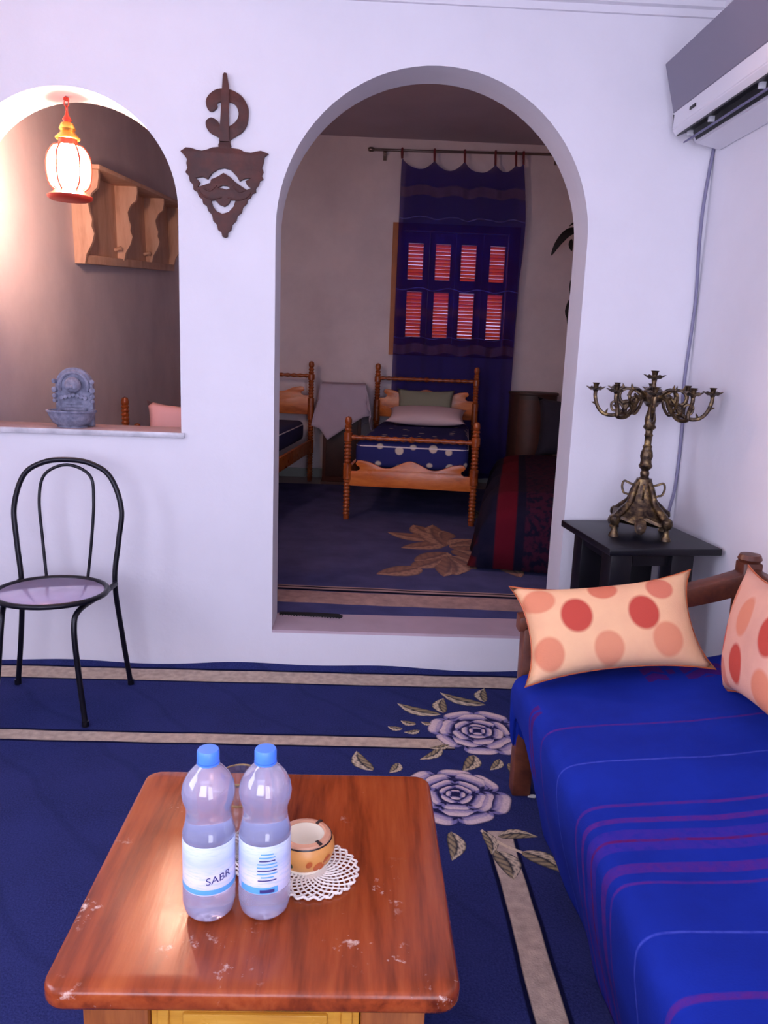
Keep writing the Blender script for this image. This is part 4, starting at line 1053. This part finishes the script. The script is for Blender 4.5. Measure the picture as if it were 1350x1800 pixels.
sp = slab('paper_scrap', [(0, 0), (.022, -.004), (.034, .008), (.02, .014), (.004, .012)], 'scrap_white', None, th=.003, plane='XY', sm=0); sp.location = (.565, -.99, .0085); tag(sp, 'tiny white paper scrap on the carpet by the sofa leg', 'paper')

# ================================================================== COFFEE TABLE
tb = thing('coffee_table', 'orange-brown pine coffee table in the foreground with worn square top', 'coffee table', (-.1345, -1.953, .0063))
slab('table_top', rrect(-.311, .311, -.311, .311, .035, 8), 'table_top', tb, th=.036, plane='XY', at=(0, 0, .4258), bevel=.009, sm=45)
for sx in (-1, 1):
    for sy in (-1, 1): box('leg', (sx*.212, sy*.225, .2035), (.10, .09, .407), 'table_leg', tb, bev=.005)
def drawer_panel(rot, wid):
    M = Matrix.Rotation(rot, 4, 'Z'); off = .252 if abs(math.sin(rot)) < .5 else .25
    def pc(nm, c, s, mat, par=tb, bev=.004):
        bm = bmesh.new(); add_box(bm, c, s, None, bev); me = frombm(bm); me.transform(M); return newobj(nm, me, mat, par, 35)
    pnl = pc('side_panel', (0, -off, .24), (wid, .018, .345), 'table_panel')
    pc('moulding', (0, -off-.0115, .392), (wid-.02, .010, .018), 'table_panel', pnl, .004); pc('moulding', (0, -off-.0115, .09), (wid-.02, .010, .018), 'table_panel', pnl, .004)
    for s in (-1, 1): pc('moulding', (s*(wid/2-.02), -off-.0115, .24), (.018, .010, .28), 'table_panel', pnl, .004)
    pc('raised_field', (0, -off-.012, .24), (wid-.10, .008, .25), 'table_panel', pnl, .003)
for k in range(4): drawer_panel(PI/2*k, .322 if k % 2 == 0 else .358)

# ================================================================== THINGS ON THE TABLE
TZ = .4502
def bottle(label, loc, rot, kind):
    b = thing('water_bottle', label, 'bottle', loc, rot, 'water bottles on the coffee table')
    pr = [(0, .004), (.018, .001), (.032, .003), (.040, .012), (.0435, .028), (.0435, .055), (.0425, .057), (.0425, .150), (.0435, .152), (.0425, .158), (.0395, .168), (.0375, .180), (.0365, .192), (.038, .203), (.042, .214), (.0435, .226), (.0415, .240), (.034, .256), (.024, .268), (.0165, .275), (.0145, .279), (0, .280)]
    lathe('body', pr, 'bottle_plastic', b, 32, sm=60)
    lathe('neck_ring', [(.014, .277), (.0185, .277), (.0185, .280), (.014, .280), (.014, .277)], 'cap_blue', b, 24)
    lathe('cap', [(0, .2805), (.0175, .2805), (.018, .283), (.018, .298), (.0165, .3015), (0, .302)], 'cap_blue', b, 28)
    lb = lathe('label', [(.0429, .060), (.0432, .062), (.0432, .146), (.0429, .148)], 'bottle_label', b, 40, sm=60)
    lathe('label_band', [(.0434, .062), (.0436, .063), (.0436, .070), (.0434, .071)], 'label_cyan', lb, 40, sm=60) if kind == 0 else \
        lathe('label_band', [(.0434, .061), (.0436, .062), (.0436, .072), (.0434, .073)], 'label_cyan', lb, 20, sm=60, a0=math.radians(-150), a1=math.radians(-60))
    def wrapped(me, a_c, z_c, r):
        for v in me.vertices:
            a = a_c + v.co.x/r; v.co = Vector((( r+.0004+v.co.z)*math.cos(a), (r+.0004+v.co.z)*math.sin(a), z_c+v.co.y+.18*v.co.x*(kind == 0)))
    if kind == 0:
        cu = bpy.data.curves.new('t', 'FONT'); cu.body = 'SABR'; cu.size = .019; cu.align_x = 'CENTER'; o = bpy.data.objects.new('t', cu); COL.objects.link(o)
        me = bpy.data.meshes.new_from_object(o.evaluated_get(bpy.context.evaluated_depsgraph_get())); bpy.data.objects.remove(o); bpy.data.curves.remove(cu)
        wrapped(me, math.radians(-58), .084, .0433); newobj('lettering', me, 'label_navy', lb)
    else:
        for k in range(9):
            w = .010+.008*random.random(); bm = bmesh.new()
            for i in range(8):
                x0, x1 = -w+2*w*i/8, -w+2*w*(i+1)/8; bm.faces.new([bm.verts.new(q) for q in ((x0, 0, 0), (x1, 0, 0), (x1, .0022, 0), (x0, .0022, 0))])
            me = frombm(bm); wrapped(me, math.radians(-84), .085+.006*k, .0433); newobj('text_line', me, 'label_cyan' if k % 3 else 'label_navy', lb)
        bm = bmesh.new()
        for i in range(8):
            x0, x1 = -.012+.003*i, -.009+.003*i; bm.faces.new([bm.verts.new(q) for q in ((x0, 0, 0), (x1, 0, 0), (x1, .006, 0), (x0, .006, 0))])
        me = frombm(bm); wrapped(me, math.radians(-84), .0635, .0438); newobj('text_block', me, 'label_navy', lb)
    b.scale = (.99, .99, .975)
    return b
bottle('left of two clear plastic water bottles with blue caps on the coffee table', (-.228, -2.090, TZ), 0, 0)
bottle('right of two clear plastic water bottles, beside the orange bowl', (-.137, -2.084, TZ), math.radians(6), 1)

def doily(label, loc, R):
    d = thing('doily', label, 'doily', loc, 0, 'crocheted doilies on the coffee table')
    n = 26
    for s in (-1, 1):
        bm = bmesh.new()
        for k in range(n):
            pts = []
            for i in range(11):
                t_ = i/10; r = R*(.28+.72*t_); a = 2*PI*k/n+s*1.0*t_; pts.append((r*math.cos(a), r*math.sin(a), .0032+.0008*s+.002*t_*math.sin(5*a)**2))
            add_tube(bm, pts, .0019, 4, caps=True)
        o = newobj('netting', frombm(bm), 'cotton_white', d, 60)
    lathe('centre', [(0, .0012), (R*.30, .0012), (R*.32, .0025), (R*.30, .0045), (0, .0045)], 'cotton_white', d, 28)
    tube('edging', [((R+.003*math.sin(n*a))*math.cos(a), (R+.003*math.sin(n*a))*math.sin(a), .0035+.002*math.sin(5*a)**2) for a in [2*PI*k/156 for k in range(156)]], .0022, 'cotton_white', d, 5, closed=True)
    return d
doily('white crocheted doily under the orange bowl', (-.060, -1.985, TZ), .078)
doily('white crocheted doily under the drinking glass behind the bottles', (-.200, -1.938, TZ), .066)

bw = thing('bowl', 'orange painted ceramic bowl with black rim line on a crocheted doily', 'bowl', (-.078, -1.965, TZ+.0052))
bw.scale = (1.22, 1.22, 1.15)
lathe('body', [(0, 0), (.026, 0), (.030, .003), (.040, .014), (.0445, .028), (.0435, .040), (.0395, .048)], 'bowl_orange', bw, 32)
lathe('foot_ring', [(.024, .0), (.031, .0), (.033, .005), (.030, .006)], 'bowl_inside', bw, 32)
rm = lathe('rim', [(.0395, .048), (.037, .052), (.031, .0535), (.0285, .052), (.0285, .0505)], 'bowl_rim', bw, 32)
lathe('rim_line', [(.0400, .0465), (.0406, .0475), (.0398, .0495), (.0392, .0490)], 'bowl_black', bw, 32)
lathe('inside', [(.0285, .0515), (.031, .042), (.030, .025), (.022, .012), (0, .009)], 'bowl_inside', bw, 32)
for a in (-50, 55, 170): box('rim_notch', (.0335*math.cos(math.radians(a)), .0335*math.sin(math.radians(a)), .0528), (.011, .005, .002), 'bowl_black', rm, rot=Matrix.Rotation(math.radians(a), 3, 'Z'))
for a, z, s, mt_ in ((-78, .026, .007, 'bowl_paint_red'), (-60, .02, .009, 'bowl_paint_red'), (-40, .028, .008, 'bowl_paint_red'), (-118, .024, .008, 'bowl_paint_green'), (-50, .016, .006, 'bowl_paint_red')):
    a = math.radians(a); r = .0405+.004*math.sin(PI*(z-.012)/.034)
    bm = bmesh.new(); add_lathe(bm, [(0, 0), (s*.55, .0002), (s, -.0006)], 9)
    for v in bm.verts: v.co.x *= .7
    me = frombm(bm); me.transform(Matrix.Translation((r*math.cos(a), r*math.sin(a), z)) @ Vector((0, 0, 1)).rotation_difference(Vector((math.cos(a), math.sin(a), -.25))).to_matrix().to_4x4())
    newobj('painted_motif', me, mt_, bw, 60)

gl = thing('drinking_glass', 'tall clear drinking glass with gilt rim behind the two bottles', 'glass', (-.200, -1.938, TZ+.0055))
gl.scale = (1.05, 1.05, 1.16)
lathe('glass_wall', [(0, 0), (.026, 0), (.0275, .004), (.031, .06), (.0345, .135), (.0332, .135), (.0297, .06), (.026, .010), (0, .008)], 'drinking_glass', gl, 32, sm=60)
lathe('gilt_rim', [(.0344, .1335), (.0348, .1350), (.0344, .1365), (.0331, .1365), (.0329, .1350)], 'rim_gold', gl, 32)
lathe('gilt_line', [(.0329, .095), (.0333, .096), (.0333, .0985), (.0329, .0995)], 'rim_gold', gl, 32)

bpy.context.view_layer.update()
